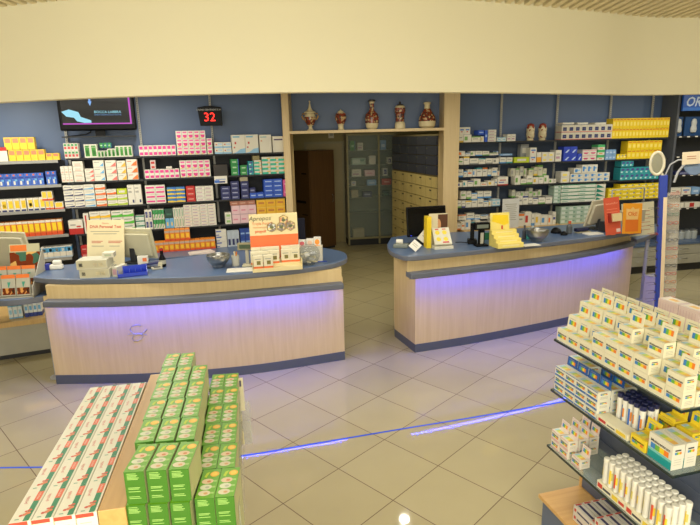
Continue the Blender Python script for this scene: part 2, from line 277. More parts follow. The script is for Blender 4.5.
# ------------------------------------------------------------------ cartons
W1, GRY, RED, MAG, BLU, NAV, GRN, YLW, ORG, TEAL, LIME, PINK, LBL, DGR, BEI, KHK = (226, 222, 208), (170, 168, 158), (190, 45, 40), (222, 60, 140), (52, 92, 190), (42, 48, 98), (62, 150, 84), (236, 200, 60), (232, 134, 50), (60, 168, 160), (176, 200, 60), (226, 176, 190), (110, 175, 220), (30, 90, 60), (214, 200, 160), (140, 130, 90)
D = {
 'goldpink': (YLW, [(.12, .55, .88, .92, (232, 130, 96))]), 'redtop': (W1, [(0, .75, 1, 1, RED)]),
 'bluemilk': ((66, 106, 196), [(.3, .1, .6, .4, W1), (.1, .6, .9, .75, (40, 60, 150)), (.35, .82, .65, .95, (220, 110, 60)), (.55, .4, .95, .55, LBL)]),
 'whiteyellow': (W1, [(.25, .25, .95, .85, YLW), (.35, .35, .8, .6, (246, 220, 40)), (.1, 0, .9, .14, NAV)]),
 'yellowred': (W1, [(.1, .3, .9, .95, YLW), (0, 0, 1, .2, (220, 90, 40))]),
 'orangeyellow': (ORG, [(.0, .85, 1, 1, W1), (.2, .3, .95, .8, (248, 214, 40)), (0, 0, 1, .22, (226, 84, 40))]),
 'bluewhitemilk': (W1, [(0, .55, 1, .95, (80, 160, 210)), (.35, .6, .8, .85, W1), (.0, .0, 1, .15, (190, 205, 215))]),
 'greenred': (W1, [(.15, .62, .85, .9, GRN), (.15, .2, .85, .55, (200, 70, 70))]),
 'greentall': (W1, [(.15, .1, .85, .9, (70, 150, 60)), (.3, .2, .7, .55, (30, 70, 50)), (.2, .72, .8, .82, W1)]),
 'whitepeach': (W1, [(.2, .15, .8, .35, (226, 180, 160)), (.2, .55, .8, .6, GRY)]),
 'swoosh': (W1, [('poly', [(.0, .1), (.95, .1), (.95, .42), (.5, .3), (0, .24)], NAV), (.1, .62, .8, .72, (120, 125, 150))]),
 'swooshblue': (W1, [('poly', [(.0, .1), (.95, .1), (.95, .42), (.5, .3), (0, .24)], LBL), (.1, .62, .8, .72, GRY)]),
 'swooshorange': (W1, [('poly', [(.0, .05), (1, .05), (1, .5), (.5, .34), (0, .34)], (232, 110, 40)), (.1, .66, .8, .76, GRY)]),
 'swooshlime': (W1, [('poly', [(.0, .05), (1, .05), (1, .5), (.5, .34), (0, .34)], LIME), (.1, .66, .8, .76, GRY)]),
 'swooshyellow': (W1, [('poly', [(.0, .05), (1, .05), (1, .5), (.5, .34), (0, .34)], (240, 190, 40)), (.1, .66, .8, .76, GRY)]),
 'swooshgreen': (W1, [('poly', [(.0, .05), (1, .05), (1, .5), (.5, .34), (0, .34)], (90, 190, 60)), (.1, .66, .8, .76, (70, 130, 80))]),
 'cornerblue': (W1, [('poly', [(.55, .1), (.95, .1), (.95, .6)], LBL), (.1, .65, .6, .75, GRY)]),
 'cornerpink': (W1, [('poly', [(.45, .05), (.98, .05), (.98, .7)], (236, 120, 110)), (.1, .65, .6, .75, GRY)]),
 'cornerorange': (W1, [('poly', [(.4, .05), (.98, .05), (.98, .8), (.7, .5)], (236, 120, 50)), (.1, .65, .5, .75, (200, 100, 60))]),
 'cornergold': (W1, [('poly', [(.4, .05), (.98, .05), (.98, .8)], (236, 180, 60)), (.1, .65, .6, .75, GRY)]),
 'cornerlime': (W1, [('poly', [(.5, .05), (.98, .05), (.98, .8)], LIME), (.1, .65, .6, .75, GRY)]),
 'whitepack': (W1, [(.6, .1, .85, .25, NAV), (.1, .6, .6, .7, GRY), (.1, .8, .6, .86, GRY)]),
 'redbottom': (W1, [(0, 0, 1, .42, RED), (.12, .62, .5, .72, GRY), (.55, .5, .85, .6, RED)]),
 'redbar': (W1, [(.3, .1, .6, .9, RED)]),
 'magenta2': (W1, [(.12, .62, .88, .92, MAG), (.12, .08, .88, .36, MAG)]),
 'magentasw': (W1, [(.15, .7, .85, .9, (230, 110, 165)), ('poly', [(.12, .5), (.88, .5), (.8, .15), (.45, .1), (.2, .25)], MAG), (.1, .04, .45, .16, (240, 200, 90))]),
 'magentaline': (W1, [(.08, .3, .92, .68, MAG)]), 'redgrey': ((206, 190, 186), [(.15, .6, .85, .85, RED), (.2, .1, .8, .35, RED)]),
 'blueyellow': ((70, 130, 180), [('poly', [(0, .05), (1, .05), (1, .3), (.5, .5), (0, .45)], YLW), (.55, .6, 1, 1, (60, 110, 200))]),
 'red': (RED, [(.2, .4, .8, .6, (220, 150, 140))]), 'white3': (W1, [(.1, .25, .75, .45, (190, 150, 170)), (.15, .62, .8, .7, GRY)]),
 'whitenavy': (W1, [(.2, .2, .8, .8, (60, 66, 130)), (.3, .35, .5, .6, W1)]), 'greenv': (W1, [(0, .5, 1, .95, GRN), ('poly', [(.1, .1), (.5, .1), (.9, .5), (.5, .5)], (60, 160, 90))]),
 'darkgreen': ((40, 72, 62), [(.2, .3, .8, .5, (60, 110, 90))]), 'skyyellow': (LBL, [(.35, .25, .65, .6, YLW)]),
 'greylines': (W1, [(.3, .1, .7, .9, (130, 170, 140))]), 'purpleline': (W1, [(.12, .35, .7, .5, (150, 120, 170)), (.1, .62, .85, .68, (220, 150, 110))]),
 'orangecan': ((236, 140, 40), [(0, .72, 1, .92, (200, 170, 150)), (.2, .25, .8, .6, (248, 196, 50)), (0, 0, 1, .16, (226, 84, 40))]),
 'whiteblueb': (W1, [(0, .7, .5, .9, (60, 90, 180)), (0, .1, .3, .25, (60, 90, 180))]), 'bluebottle': ((190, 200, 210), [(.2, .1, .8, .5, NAV)]),
 'bluepack': ((50, 80, 160), [(.1, .4, .9, .6, (150, 180, 220))]),
 'lightbluebox': (W1, [(0, 0, 1, .3, (150, 195, 225)), (.15, .5, .3, .7, RED), (.4, .5, .9, .8, (180, 210, 230))]),
 'bigblue': (W1, [('poly', [(0, 0), (1, 0), (1, .28), (.6, .22), (.3, .06)], (140, 190, 225)), (.08, .85, .6, .93, (120, 180, 210)), (.2, .5, .32, .62, RED), (.12, .28, .22, .36, RED)]),
 'bigwhite': (W1, [(.08, .85, .6, .9, (120, 180, 190)), (.1, .62, .22, .7, (220, 150, 120))]),
 'whiteorange': (W1, [('poly', [(.82, 0), (1, 0), (1, 1), (.75, 1), (.9, .6)], (232, 120, 40)), (.1, .75, .75, .83, (90, 70, 110))]),
 'green': ((50, 140, 74), [(.2, .35, .7, .6, (170, 210, 170)), (.9, 0, 1, 1, (60, 80, 190))]),
 'tealwhite': (W1, [(0, 0, .75, .5, (60, 190, 160)), (.6, .5, 1, .75, (240, 200, 90))]), 'olive': (KHK, []),
 'navy': (NAV, [(.15, .35, .8, .6, (150, 155, 190)), (.1, .1, .9, .2, (90, 95, 150))]), 'beige': ((170, 160, 130), []),
 'blue': ((50, 92, 200), [(.15, .4, .85, .62, (170, 195, 240))]), 'pink': ((226, 100, 170), [(.2, .4, .8, .6, (240, 170, 210))]),
 'palepink': ((232, 196, 202), [(.15, .4, .7, .55, (220, 140, 160)), (0, 0, 1, .06, (200, 170, 180))]), 'brownpink': ((180, 120, 100), [(.2, .4, .8, .6, (210, 170, 150))]),
 'yellowbox': ((238, 184, 50), [(.2, .4, .8, .65, (200, 130, 60)), (0, .9, 1, 1, (244, 206, 90))]), 'greenwhite': (W1, [(.2, .3, .8, .7, (150, 190, 120))]),
 'canister': ((214, 208, 190), [(.2, .2, .8, .7, NAV), (.3, .35, .7, .5, (150, 160, 200)), (0, 0, 1, .1, (220, 130, 120))]), 'bluesw': ((44, 70, 190), [('poly', [(.2, .15), (.5, .15), (.9, .6), (.6, .55)], (190, 210, 245))]),
 'pinkwhite': (W1, [('poly', [(.1, .5), (.9, .5), (.7, .2), (.3, .2)], (206, 60, 120)), (.05, .8, .95, .9, (226, 120, 160))]), 'greenorange': (W1, [(0, .5, 1, 1, (80, 180, 110)), (.2, .2, .7, .4, (220, 130, 70))]),
 'lblue': ((130, 170, 215), [(.2, .3, .8, .6, (190, 210, 235))]), 'whiteswirl': (W1, [(.15, .2, .5, .8, (70, 140, 210)), (.5, .5, .8, .7, (120, 180, 230))]),
 'whitegreen': ((222, 226, 214), [(.0, .75, 1, 1, (60, 140, 110)), (.05, .2, .4, .4, (140, 180, 160))]), 'tree': (W1, [('poly', [(0, .1), (.9, .1), (.1, .95)], (20, 130, 110))]),
 'palegreen': ((176, 200, 184), [(.1, .2, .6, .8, (210, 222, 214)), (.6, .5, .9, .8, (120, 160, 140))]),
 'tallyellow': ((240, 206, 30), [(.1, .8, .9, .92, (214, 130, 40)), (.2, .25, .8, .62, (248, 226, 110))]), 'tealpack': ((50, 160, 170), [(.2, .5, .8, .85, (80, 80, 150)), (.1, .15, .5, .4, (190, 225, 225))]),
 'yellowpack': ((238, 210, 40), [(.15, .35, .7, .6, (250, 240, 170)), (.7, .6, .95, .85, (90, 120, 180))]),
 'limebox': ((190, 206, 40), [(.2, .3, .8, .7, W1)]), 'greytall': ((160, 162, 162), [(.2, .5, .8, .8, W1)]), 'bluered': (W1, [(.15, .55, .85, .75, (90, 130, 200)), (.3, .3, .6, .45, (200, 80, 90))]),
 'yellowwhite': (W1, [(.2, .2, .7, .6, (240, 220, 110))]), 'orangewhite': ((236, 170, 50), [(0, .5, 1, 1, W1)]),
 'speaker': ((52, 46, 42), [(.06, .1, .94, .9, (40, 35, 32))]), 'washbottle': ((220, 228, 232), [(0, 0, 1, .3, (40, 60, 140)), (.2, .5, .8, .8, LBL)]),
 'paleblue': ((220, 226, 226), [(0, .82, 1, .95, (110, 180, 210)), (.2, .3, .8, .6, (150, 200, 220)), (0, 0, 1, .1, (120, 180, 210))]),
}
def carton_mesh(design, w, d, h, name='medicine_box', top=None):
    base, rects = D[design] if isinstance(design, str) else design
    b = MB(); m = mat(base, .55, noise=.02); b.box(-w/2, w/2, 0, d, 0, h, m)
    e = .0007
    for r in rects:
        if r[0] == 'poly': b.face([(-w/2+u*w, -e, v*h) for u, v in r[1]], mat(r[2], .5, noise=.02))
        else:
            u0, v0, u1, v1, c = r; b.face([(-w/2+u0*w, -e, v0*h), (-w/2+u1*w, -e, v0*h), (-w/2+u1*w, -e, v1*h), (-w/2+u0*w, -e, v1*h)], mat(c, .5, noise=.02))
            if u1-u0 >= .99:
                mm = mat(c, .5, noise=.02)
                for sx in (-1, 1):
                    x = sx*(w/2+e); q = [(x, 0, v0*h), (x, d, v0*h), (x, d, v1*h), (x, 0, v1*h)]; b.face(q if sx > 0 else q[::-1], mm)
    for r in (top or []):
        u0, v0, u1, v1, c = r; b.face([(-w/2+u0*w, v0*d, h+e), (-w/2+u1*w, v0*d, h+e), (-w/2+u1*w, v1*d, h+e), (-w/2+u0*w, v1*d, h+e)], mat(c, .5, noise=.02))
    return b.data(name)
ORD = ['leftmost', 'second from left', 'third from left', 'fourth from left', 'fifth from left', 'sixth from left', 'seventh from left', 'eighth from left', 'ninth from left', 'tenth from left', 'eleventh from left', 'twelfth from left', 'thirteenth from left', 'fourteenth from left', 'fifteenth from left', 'sixteenth from left', 'seventeenth from left', 'eighteenth from left']
def rowname(r, n):
    if n == 1: return ''
    if r == 0: return 'bottom row'
    if r == n-1: return 'top row'
    return ['', 'second row up', 'third row up', 'fourth row up', 'fifth row up', 'sixth row up', 'seventh row up'][r]
def copyobj(me, name, M):
    o = bpy.data.objects.new(name, me); C.objects.link(o); o.matrix_world = M; return o
def put(W, z, x0, x1, ybase, ytop, cols, rows, design, desc, loc, dep=.16, v=.012, name=None, zb=None, off=0.0, cat='box', mesh=None):
    name = name or ('left_shelf_box' if W is WL else 'baby_food_box' if W is WF else 'medicine_box')  # default names go by wall, not by known contents
    ua = W.hit(x0, ybase, v+off)[0]; ub = W.hit(x1, ybase, v+off)[0]
    zz = (z if zb is None else zb)+.001
    zt = W.hit((x0+x1)/2, ytop, v+off)[1]
    above = [q for q in W.z if q > zz+.05]
    if above and off > -.1: zt = min(zt, min(above)-.026)
    if off <= -.1 and off > -1: dep = .118
    cw = (ub-ua)/cols; h = max(.03, (zt-zz)/rows)
    me = (mesh or carton_mesh)(design, cw-.004, dep, h-.003, name)
    grp = None
    if cols*rows > 1: grp = desc+' '+loc
    proto = None
    for r in range(rows):
        for c in range(cols):
            M = W.M(ua+cw*(c+.5), v+off, zz+r*h)
            if proto is None: o = proto = copyobj(me, name, M)
            else: o = proto.copy(); C.objects.link(o); o.matrix_world = M
            if cols == 1 and rows == 1: lab = desc+', '+loc
            else:
                pos = ', '.join(x for x in ((ORD[c] if cols > 1 else ''), rowname(r, rows)) if x); lab = desc+', '+pos+', '+loc
            tag(o, lab, cat, grp)
    return zz+rows*h

# ------------------------------------------------------------------ benches under the shelving
def bench(name, label, W, u0, u1, v0, z, top, front, drawers=0, th=.04, kick=.1):
    t = thing(name, label, 'cabinet', W.pt(u0, v0), W.a)
    L = u1-u0; dp = SD-v0-.01
    b = MB(); b.box(0, L, 0, dp, z-th, z, top); b.build('worktop', t, bevel=.004)
    b = MB(); b.box(.01, L-.01, .03, dp, kick, z-th, front); b.build('body', t)
    b = MB(); b.box(.02, L-.02, .07, dp, 0, kick, mat((44, 44, 46), .6)); b.build('plinth', t)
    if drawers:
        rows = 2; cw = (L-.02)/drawers; hh = (z-th-kick)/rows
        for r in range(rows):
            for c in range(drawers):
                x = .01+cw*c; zz = kick+hh*r
                b = MB(); b.box(x+.004, x+cw-.004, .012, .03, zz+.004, zz+hh-.004, front); dr = b.build('drawer', t, bevel=.002)
                b = MB(); b.tube([(x+cw*.5+dx, .012-dy, zz+hh*.55) for dx, dy in ((-.08, 0), (-.075, .025), (.075, .025), (.08, 0))], .006, STEEL); b.build('handle', dr)
    return t
bench('back_desk', 'blue topped back desk with orange boxes behind the left counter', WL, -2.95, -.03, -.52, .80, LAM, MAPLE)
bench('low_bench', 'low wooden bench with grey edge at far left', WF, -2.6, -.1, -1.5, .44, PINE, GREYB, 0, .06, .06)
bench('wall_bench', 'wooden wall bench along the shelves right of the doorway', WR, .3, 2.42, -.12, .90, PINE, MAPLE, 4)
bench('drawer_bench', 'low drawer bench with blue grey top at far right', WR, 3.0, 6.2, -.15, .50, LAM, GREYB, 4, .04, .13)

# ------------------------------------------------------------------ the two counters
LEDV = mat((46, 62, 255), .5, emit=440)
def counter(name, label, slabf, slabb, lipf, floorf, floorb, zt, zl, capl, capr):
    t = thing(name, label, 'counter', (floorf[0][0], floorf[0][1], 0))
    o = Vector((floorf[0][0], floorf[0][1]))
    rel = lambda pl: [(p[0]-o.x, p[1]-o.y) for p in pl]
    sf = spline(slabf, 8); sb = spline(slabb, 6)
    b = MB(); b.prism(rel(sf+sb), zt-.055, zt, LAM, EDGE); b.build('worktop', t, bevel=.012)
    ff = spline(floorf, 8); fb = [Vector(p) for p in floorb]
    # the upper wood band sits a little inside the lip
    lf = spline(lipf, 8); bandf = offset(lf, .09)
    b = MB(); b.prism(rel([p for p in bandf if capl <= p.x <= capr]+fb), zl+.06, zt-.055, MAPLE); b.build('upper_band', t)
    b = MB(); b.prism(rel(lf+offset(lf, .14)[::-1]), zl, zl+.062, EDGE); b.build('ledge', t, bevel=.012)
    b = MB(); b.prism(rel(ff+fb), .09, zl+.06, MAPLE); b.build('front_panel', t)
    k = offset(ff, -.004); b = MB(); b.prism(rel(k+fb), 0, .095, mat((84, 90, 104), .4)); b.build('plinth', t)
    # light strip tucked under the ledge
    b = MB(); path = [p for p in offset(lf, .03) if p.x < min(lf[-1].x, 3.7)]
    hs = MB(); hs.prism(rel(path+offset(path, .02)[::-1]), zl-.003, zl+.001, mat((120, 120, 125), .4)); hs.build('light_strip', t)
    acc = 0; last = path[0]
    for p, q in zip(path, path[1:]):
        n = max(1, int((q-p).length/.012))
        for i in range(n):
            c = p+(q-p)*i/n
            if (c-last).length >= .046:
                last = c; x, y = c.x-o.x, c.y-o.y; dd = (q-p).normalized(); nn = Vector((-dd.y, dd.x))
                a1 = Vector((x, y))+nn*.01-dd*.008; a2 = a1+dd*.016; z = zl-.0042
                b.face([(a1.x-nn.x*.008, a1.y-nn.y*.008, z), (a2.x-nn.x*.008, a2.y-nn.y*.008, z), (a2.x+nn.x*.008, a2.y+nn.y*.008, z), (a1.x+nn.x*.008, a1.y+nn.y*.008, z)][::-1], LEDV)
    e = b.build('light_dot', t); e['kind'] = 'stuff'
    return t
A = lambda z, *ps: [tuple(at(x, y, z)[:2]) for x, y in ps]
zt = 1.09
Lc = counter('pharmacy_counter', 'long wood and blue counter left of the gap, with wire emblem', 
    A(zt, (33, 277), (60, 279), (120, 278.5), (200, 276.5), (280, 270.5), (320, 265.5), (338, 262), (347, 257.5), (344, 252), (330, 248.5)),
    A(zt, (316, 246.5), (230, 252), (155, 260), (100, 262), (52, 266), (36, 271)),
    A(.875, (42, 305), (120, 304), (200, 299.5), (280, 292.5), (344, 286.5)),
    A(0, (57, 384), (150, 382), (250, 374), (345, 359.5)), [(-.12, 5.6), (-.35, 5.8), (-1.5, 5.62), (-2.2, 5.36), (-2.85, 5.2)], zt, .845, -5, 5)
zr = 1.13
Rc = counter('pharmacy_counter', 'long wood and blue counter right of the gap, with steel bowl', 
    A(zr, (387, 244), (389, 249), (396, 253.5), (411, 256), (445, 253), (480, 249.5), (550, 242), (600, 236), (642, 229.5)),
    [(4.0, 7.2), (3.3, 7.05), (2.6, 6.85), (1.65, 6.6), (.9, 6.5), (.5, 6.3)],
    A(.93, (411, 276), (480, 268.5), (550, 260), (600, 251.5), (636, 243)),
    [(.69, 5.43), (1.38, 5.66), (2.05, 5.93), (2.69, 6.22), (3.1, 6.45), (3.76, 6.87)], [(3.8, 7.02), (2.6, 6.75), (1.6, 6.5), (.53, 6.25), (.51, 5.93)], zr, .89, -5, 3.64)
for c, p, nm in ((Lc, (-3.01, 5.02), 0), (Rc, (4.08, 7.11), 1)):
    o = Vector((c.location.x, c.location.y))
    if nm: poly = spline([(3.70, 6.70), (3.9, 6.86), (4.21, 7.17), (4.5, 7.55), (4.63, 7.85)], 6)+[Vector((4.4, 8.0)), Vector((4.1, 7.7)), Vector((3.7, 7.1))]
    else: poly = spline([(-2.93, 4.86), (-3.2, 4.74), (-3.45, 4.82), (-3.75, 5.15), (-3.9, 5.6)], 6)+[Vector((-3.6, 5.8)), Vector((-3.2, 5.45)), Vector((-2.88, 5.2))]
    z = .89 if nm else .845
    b = MB(); b.prism([(q.x-o.x, q.y-o.y) for q in poly], z, z+.062, LAM, EDGE); b.build('side_wing', c, bevel=.01)
    b = MB(); b.lathe([(.07, 0), (.07, .01), (.03, .02), (.025, .04), (.025, z)], ALU, 20, (p[0]-o.x, p[1]-o.y, 0)); b.build('post', c)
# wire emblem: ring and crossing curls on the left counter's front
t = thing('wire_emblem', 'thin steel looped emblem on the left counter front', 'emblem', tuple(at(138, 331, .55)), R(0))
E0 = Wall((at(57, 385, 0).x, at(57, 385, 0).y), math.degrees(math.atan2(4.88-4.83, 1.3)))
def EP(px, py): u, z = E0.hit(px, py, -.02); return tuple(E0.pt(u, -.02, z))
mc = MB(); em = mat((196, 190, 178), .35, .4)
mc.tube([EP(141, 325.5), EP(136, 325), EP(131, 327), EP(130, 330), EP(133, 333.5), EP(138, 334.5), EP(143, 333), EP(147, 329.5)], .005, em)
mc.tube([EP(128, 334.5), EP(134, 334), EP(140, 333.5), EP(147, 335)], .004, em)
mc.tube([EP(139, 333.5), EP(143, 335), EP(142, 338.5), EP(138, 341), EP(134, 341), EP(132, 338.5), EP(134, 335.5), EP(138, 334)], .005, em)
o = mc.build('wire_loop'); o.parent = t; o.matrix_parent_inverse = Matrix.Translation(t.location).inverted()
# small lettering on the left counter's band
# floor line
b = MB(); ln = spline(A(0, (-60, 471), (0, 468.6), (60, 467.6), (150, 463.5), (235, 457.5), (320, 443.5), (400, 430), (480, 417), (560, 403), (640, 390), (700, 380)), 6)
pp = ln+offset(ln, .018)[::-1]; n = len(ln)
for i in range(n-1):
    q = [ln[i], ln[i+1], offset(ln, .018)[i+1], offset(ln, .018)[i]]; b.face([(p.x, p.y, .0012) for p in q], mat((36, 84, 214), .35))
tag(b.build('floor_line'), 'thin blue line curving across the tiled floor', 'line')

# ------------------------------------------------------------------ stock, far left bay
Z = WF.z; W = WF; loc = 'top shelf, far left bay'
put(W, Z[0], -4, 9, 164, 147, 1, 1, 'redtop', 'white box with red top edge', loc)
put(W, Z[0], 9.5, 46, 162, 149.5, 5, 1, 'goldpink', 'yellow and coral box', loc+' lower stack')
zz = W.hit(25, 149.5, .012)[1]; put(W, 0, 7, 37.5, 162, 137, 4, 1, 'goldpink', 'yellow and coral box, upper level', 'top shelf, far left bay', zb=zz)
put(W, Z[0], 46.5, 60, 161, 153, 2, 1, 'goldpink', 'low yellow box beside the coral stack', loc)
loc = 'second shelf, far left bay'
put(W, Z[1], -8, 45, 187, 173.5, 8, 1, 'bluemilk', 'bright blue carton', loc, name='milk_carton', cat='carton'); put(W, Z[1], 47, 57.5, 185, 171, 2, 1, 'bluemilk', 'blue carton set apart', loc, name='milk_carton', cat='carton')
loc = 'third shelf, far left bay'
put(W, Z[2], -5, 27.5, 212, 199, 5, 1, 'whiteyellow', 'white carton with yellow splash', loc); put(W, Z[2], 28, 46, 210, 197.5, 3, 1, 'whiteyellow', 'white carton with yellow splash, taller', loc)
z1 = put(W, Z[2], 46, 54.5, 209, 200.5, 2, 1, 'yellowred', 'small yellow and red box', loc); put(W, Z[2], 55, 64, 209, 202, 1, 1, 'yellowred', 'small yellow red box at end', loc)
put(W, 0, 43.5, 54.5, 209, 191, 2, 1, 'yellowred', 'small yellow box on upper level', loc, zb=z1)
put(W, Z[3], -6, 64, 237, 221, 12, 1, 'orangeyellow', 'orange and yellow carton', 'fourth shelf, far left bay', name='juice_carton', cat='carton')
put(W, .818, 42, 73.5, 260, 246.5, 5, 1, 'bluewhitemilk', 'blue and white milk carton', 'fifth shelf, far left bay', name='milk_carton', cat='carton')
put(W, .44, 10, 24.5, 323, 303.5, 3, 1, 'paleblue', 'white pack with pale blue print', 'on the low bench at far left', off=-1.4, cat='pack')
put(W, .44, 26, 44, 322, 302.5, 4, 1, 'washbottle', 'white pack with navy foot', 'on the low bench at far left', off=-1.4, cat='pack')

# ------------------------------------------------------------------ stock, television bay
W = WL; Z = WL.z; loc = 'top shelf under the television'
put(W, Z[0], 65, 79.5, 159, 143, 4, 2, 'greenred', 'small green and red box', loc)
put(W, Z[0], 85, 98, 158, 144, 2, 1, 'greentall', 'tall white box with green label', loc)
put(W, Z[0], 98, 108, 157.5, 150.5, 3, 1, 'greentall', 'tiny green labelled box', loc); put(W, Z[0], 108, 116, 157.5, 148.5, 2, 1, 'greentall', 'short green labelled box', loc)
z1 = W.hit(105, 150, .08)[1]; put(W, 0, 100, 112, 150, 142.5, 3, 1, 'green', 'dark green box on upper level', loc, zb=z1+.03, off=.07, dep=.1)
put(W, Z[0], 116, 133, 157.5, 145.5, 4, 1, 'greentall', 'medium green labelled box', loc)
loc = 'second shelf under the television'
put(W, Z[1], 62, 74, 182, 166, 3, 2, 'whitepeach', 'white and peach box', loc); put(W, Z[1], 74.5, 85, 182, 161, 1, 4, 'whitepeach', 'wide white and peach box', loc)
put(W, Z[1], 86, 95, 181.5, 168.5, 1, 3, 'cornerpink', 'white box with coral corner', loc); put(W, Z[1], 95, 106, 181, 160, 1, 3, 'cornerblue', 'white box with light blue corner', loc)
put(W, Z[1], 107, 118, 180.5, 160, 1, 3, 'cornerpink', 'wide white box with coral corner', loc); put(W, Z[1], 118.5, 127.5, 180.5, 160.5, 1, 3, 'cornergold', 'white box with gold corner', loc); put(W, Z[1], 128, 139, 180, 159, 1, 3, 'cornerorange', 'white box with bold orange corner', loc)
loc = 'third shelf under the television'
put(W, Z[2], 65.5, 86, 207.5, 185, 2, 4, 'swoosh', 'white box with navy swoosh', loc); put(W, Z[2], 86, 96.5, 207, 184, 1, 4, 'swooshblue', 'white box with light blue swoosh', loc)
put(W, Z[2], 97, 107.5, 206.5, 184, 1, 4, 'swooshorange', 'white box with orange swoosh', loc); z1 = put(W, Z[2], 108, 128.5, 206, 194.5, 2, 2, 'swooshlime', 'white box with lime swoosh', loc)
put(W, 0, 108, 118, 206, 189, 1, 1, 'swooshorange', 'orange swoosh box above lime ones', loc, zb=z1); put(W, 0, 118.5, 128.5, 206, 188.5, 1, 1, 'limebox', 'lime box above lime swoosh boxes', loc, zb=z1)
put(W, Z[2], 129, 143, 205, 184.5, 2, 1, 'whitepack', 'tall white pack with tiny blue mark', loc)
loc = 'fourth shelf under the television'
put(W, Z[3], 69.5, 84, 233, 220, 1, 1, 'redbottom', 'white box with red lower half', loc); put(W, Z[3], 85, 90.5, 232, 213, 1, 1, 'redbar', 'upright white box with red bar', loc)
put(W, Z[3], 91.5, 112.5, 231, 211, 2, 3, 'swooshyellow', 'white box with yellow swoosh', loc); put(W, Z[3], 113, 135.5, 230, 210, 2, 3, 'swooshgreen', 'white box with green swoosh', loc); put(W, Z[3], 136.5, 145.5, 229, 215.5, 1, 3, 'whitegreen', 'small white and green box', loc)

# ------------------------------------------------------------------ stock, bay with the pink boxes
loc = 'top shelf right of television'
put(W, Z[0], 139.5, 176.5, 156.5, 145, 8, 1, 'magenta2', 'white box with two magenta squares', loc)
put(W, Z[0], 177.5, 207, 155, 130.5, 5, 3, 'magentasw', 'white box with pink shield', loc); put(W, Z[0], 207.5, 213, 154, 138, 1, 2, 'magentasw', 'pink shield box at the end', loc)
loc = 'second shelf, pink bay'
put(W, Z[1], 145, 180, 178.5, 169, 7, 1, 'magenta2', 'white box with two magenta bars', loc); put(W, Z[1], 180.5, 211, 176, 160, 5, 2, 'magentasw', 'white box with pink shield', loc)
z1 = W.hit(160, 169, .012)[1]; put(W, 0, 151.5, 157, 178, 160, 1, 1, 'redgrey', 'upright pack with two red bars', loc, zb=z1); put(W, 0, 167, 173, 178, 166.5, 1, 1, 'white3', 'low white pack atop magenta boxes', loc, zb=z1)
loc = 'third shelf, pink bay'
put(W, Z[2], 146.5, 166.5, 203.5, 185, 2, 4, 'magentaline', 'white box with magenta band', loc); put(W, Z[2], 168, 186, 202.5, 187, 2, 4, 'blueyellow', 'blue and yellow box', loc)
put(W, Z[2], 187, 196, 202, 186, 1, 3, 'red', 'dark red box', loc); put(W, Z[2], 196.5, 214, 201, 186, 2, 4, 'white3', 'plain white box with faint lines', loc)
loc = 'fourth shelf, pink bay'
put(W, Z[3], 146, 153.5, 228, 209.5, 2, 2, 'whitenavy', 'narrow white and navy pack', loc); put(W, Z[3], 154, 165.5, 227.5, 209, 4, 2, 'greenv', 'narrow white pack with green', loc)
z1 = put(W, Z[3], 166, 174.5, 227.5, 218, 2, 1, 'skyyellow', 'sky blue pack with yellow dot', loc); put(W, 0, 166, 174.5, 227, 208.5, 1, 1, 'darkgreen', 'dark green box above sky blue packs', loc, zb=z1)
put(W, Z[3], 174.5, 185, 227, 207.5, 4, 2, 'greylines', 'white pack, grey green line', loc); put(W, Z[3], 185, 217, 226, 204, 4, 7, 'purpleline', 'flat white box with purple line', loc)
loc = 'on the back desk'
z1 = put(W, .80, 153.5, 216, 250, 240, 12, 1, 'orangecan', 'orange and yellow tin, lower level', loc, off=-.13, name='tin', cat='tin'); put(W, 0, 166, 191.5, 250, 229, 5, 1, 'orangecan', 'orange and yellow tin, upper level', loc, off=-.13, zb=z1, name='tin', cat='tin')
put(W, .80, 217, 227.5, 247, 230, 1, 3, 'whiteblueb', 'white box with blue tabs', loc, off=-.1); put(W, .80, 228, 240, 247, 231, 3, 1, 'bluebottle', 'pale pack with navy label', loc, off=-.1); put(W, .80, 241, 251, 246, 229, 2, 2, 'bluepack', 'dark blue pack', loc, off=-.1)
put(W, .80, 82, 89, 258, 246, 1, 2, 'red', 'small red box left of the poster', loc, off=-.1)
b = MB(); b.box(-.17, .17, -.1, .1, 0, .006, mat((222, 208, 200), .6), Matrix.Rotation(.15, 4, 'Z')); b.box(-.16, .16, -.09, .09, .006, .02, mat((226, 214, 205), .6), Matrix.Rotation(.32, 4, 'Z'))
tag(b.build('paper_pile', loc=tuple(WL.pt(-1.35, -.38, .8)), rz=R(14)), 'flat pile of pinkish papers before the orange tins', 'papers')

# ------------------------------------------------------------------ stock, bay beside the doorway
loc = 'top shelf left of doorway'
put(W, Z[0], 215, 232, 154, 142, 2, 2, 'lightbluebox', 'small white and light blue box', loc); put(W, Z[0], 232.5, 259, 153, 134.5, 2, 1, 'bigblue', 'large white box with blue wave', loc)
put(W, Z[0], 260, 272, 152.5, 134.5, 1, 1, 'bigwhite', 'large plain white box', loc); put(W, Z[0], 273, 286.5, 152, 136, 1, 1, 'whiteorange', 'white box with orange right edge', loc)
loc = 'second shelf left of doorway'
put(W, Z[1], 214, 228, 175.5, 164.5, 1, 1, 'speaker', 'small black frame or box', loc); put(W, Z[1], 231.5, 239.5, 175, 159, 1, 3, 'green', 'dark green box, left stack', loc); put(W, Z[1], 240.5, 248.5, 174.5, 165, 1, 2, 'green', 'dark green box, right stack', loc)
put(W, Z[1], 249, 254, 174, 161, 1, 3, 'tealpack', 'narrow teal pack', loc); z1 = put(W, Z[1], 254.5, 262, 174, 160, 1, 4, 'tealwhite', 'white and teal box beside narrow packs', loc); put(W, Z[1], 262.5, 287, 173, 156.5, 3, 4, 'tealwhite', 'white teal main block box', loc)
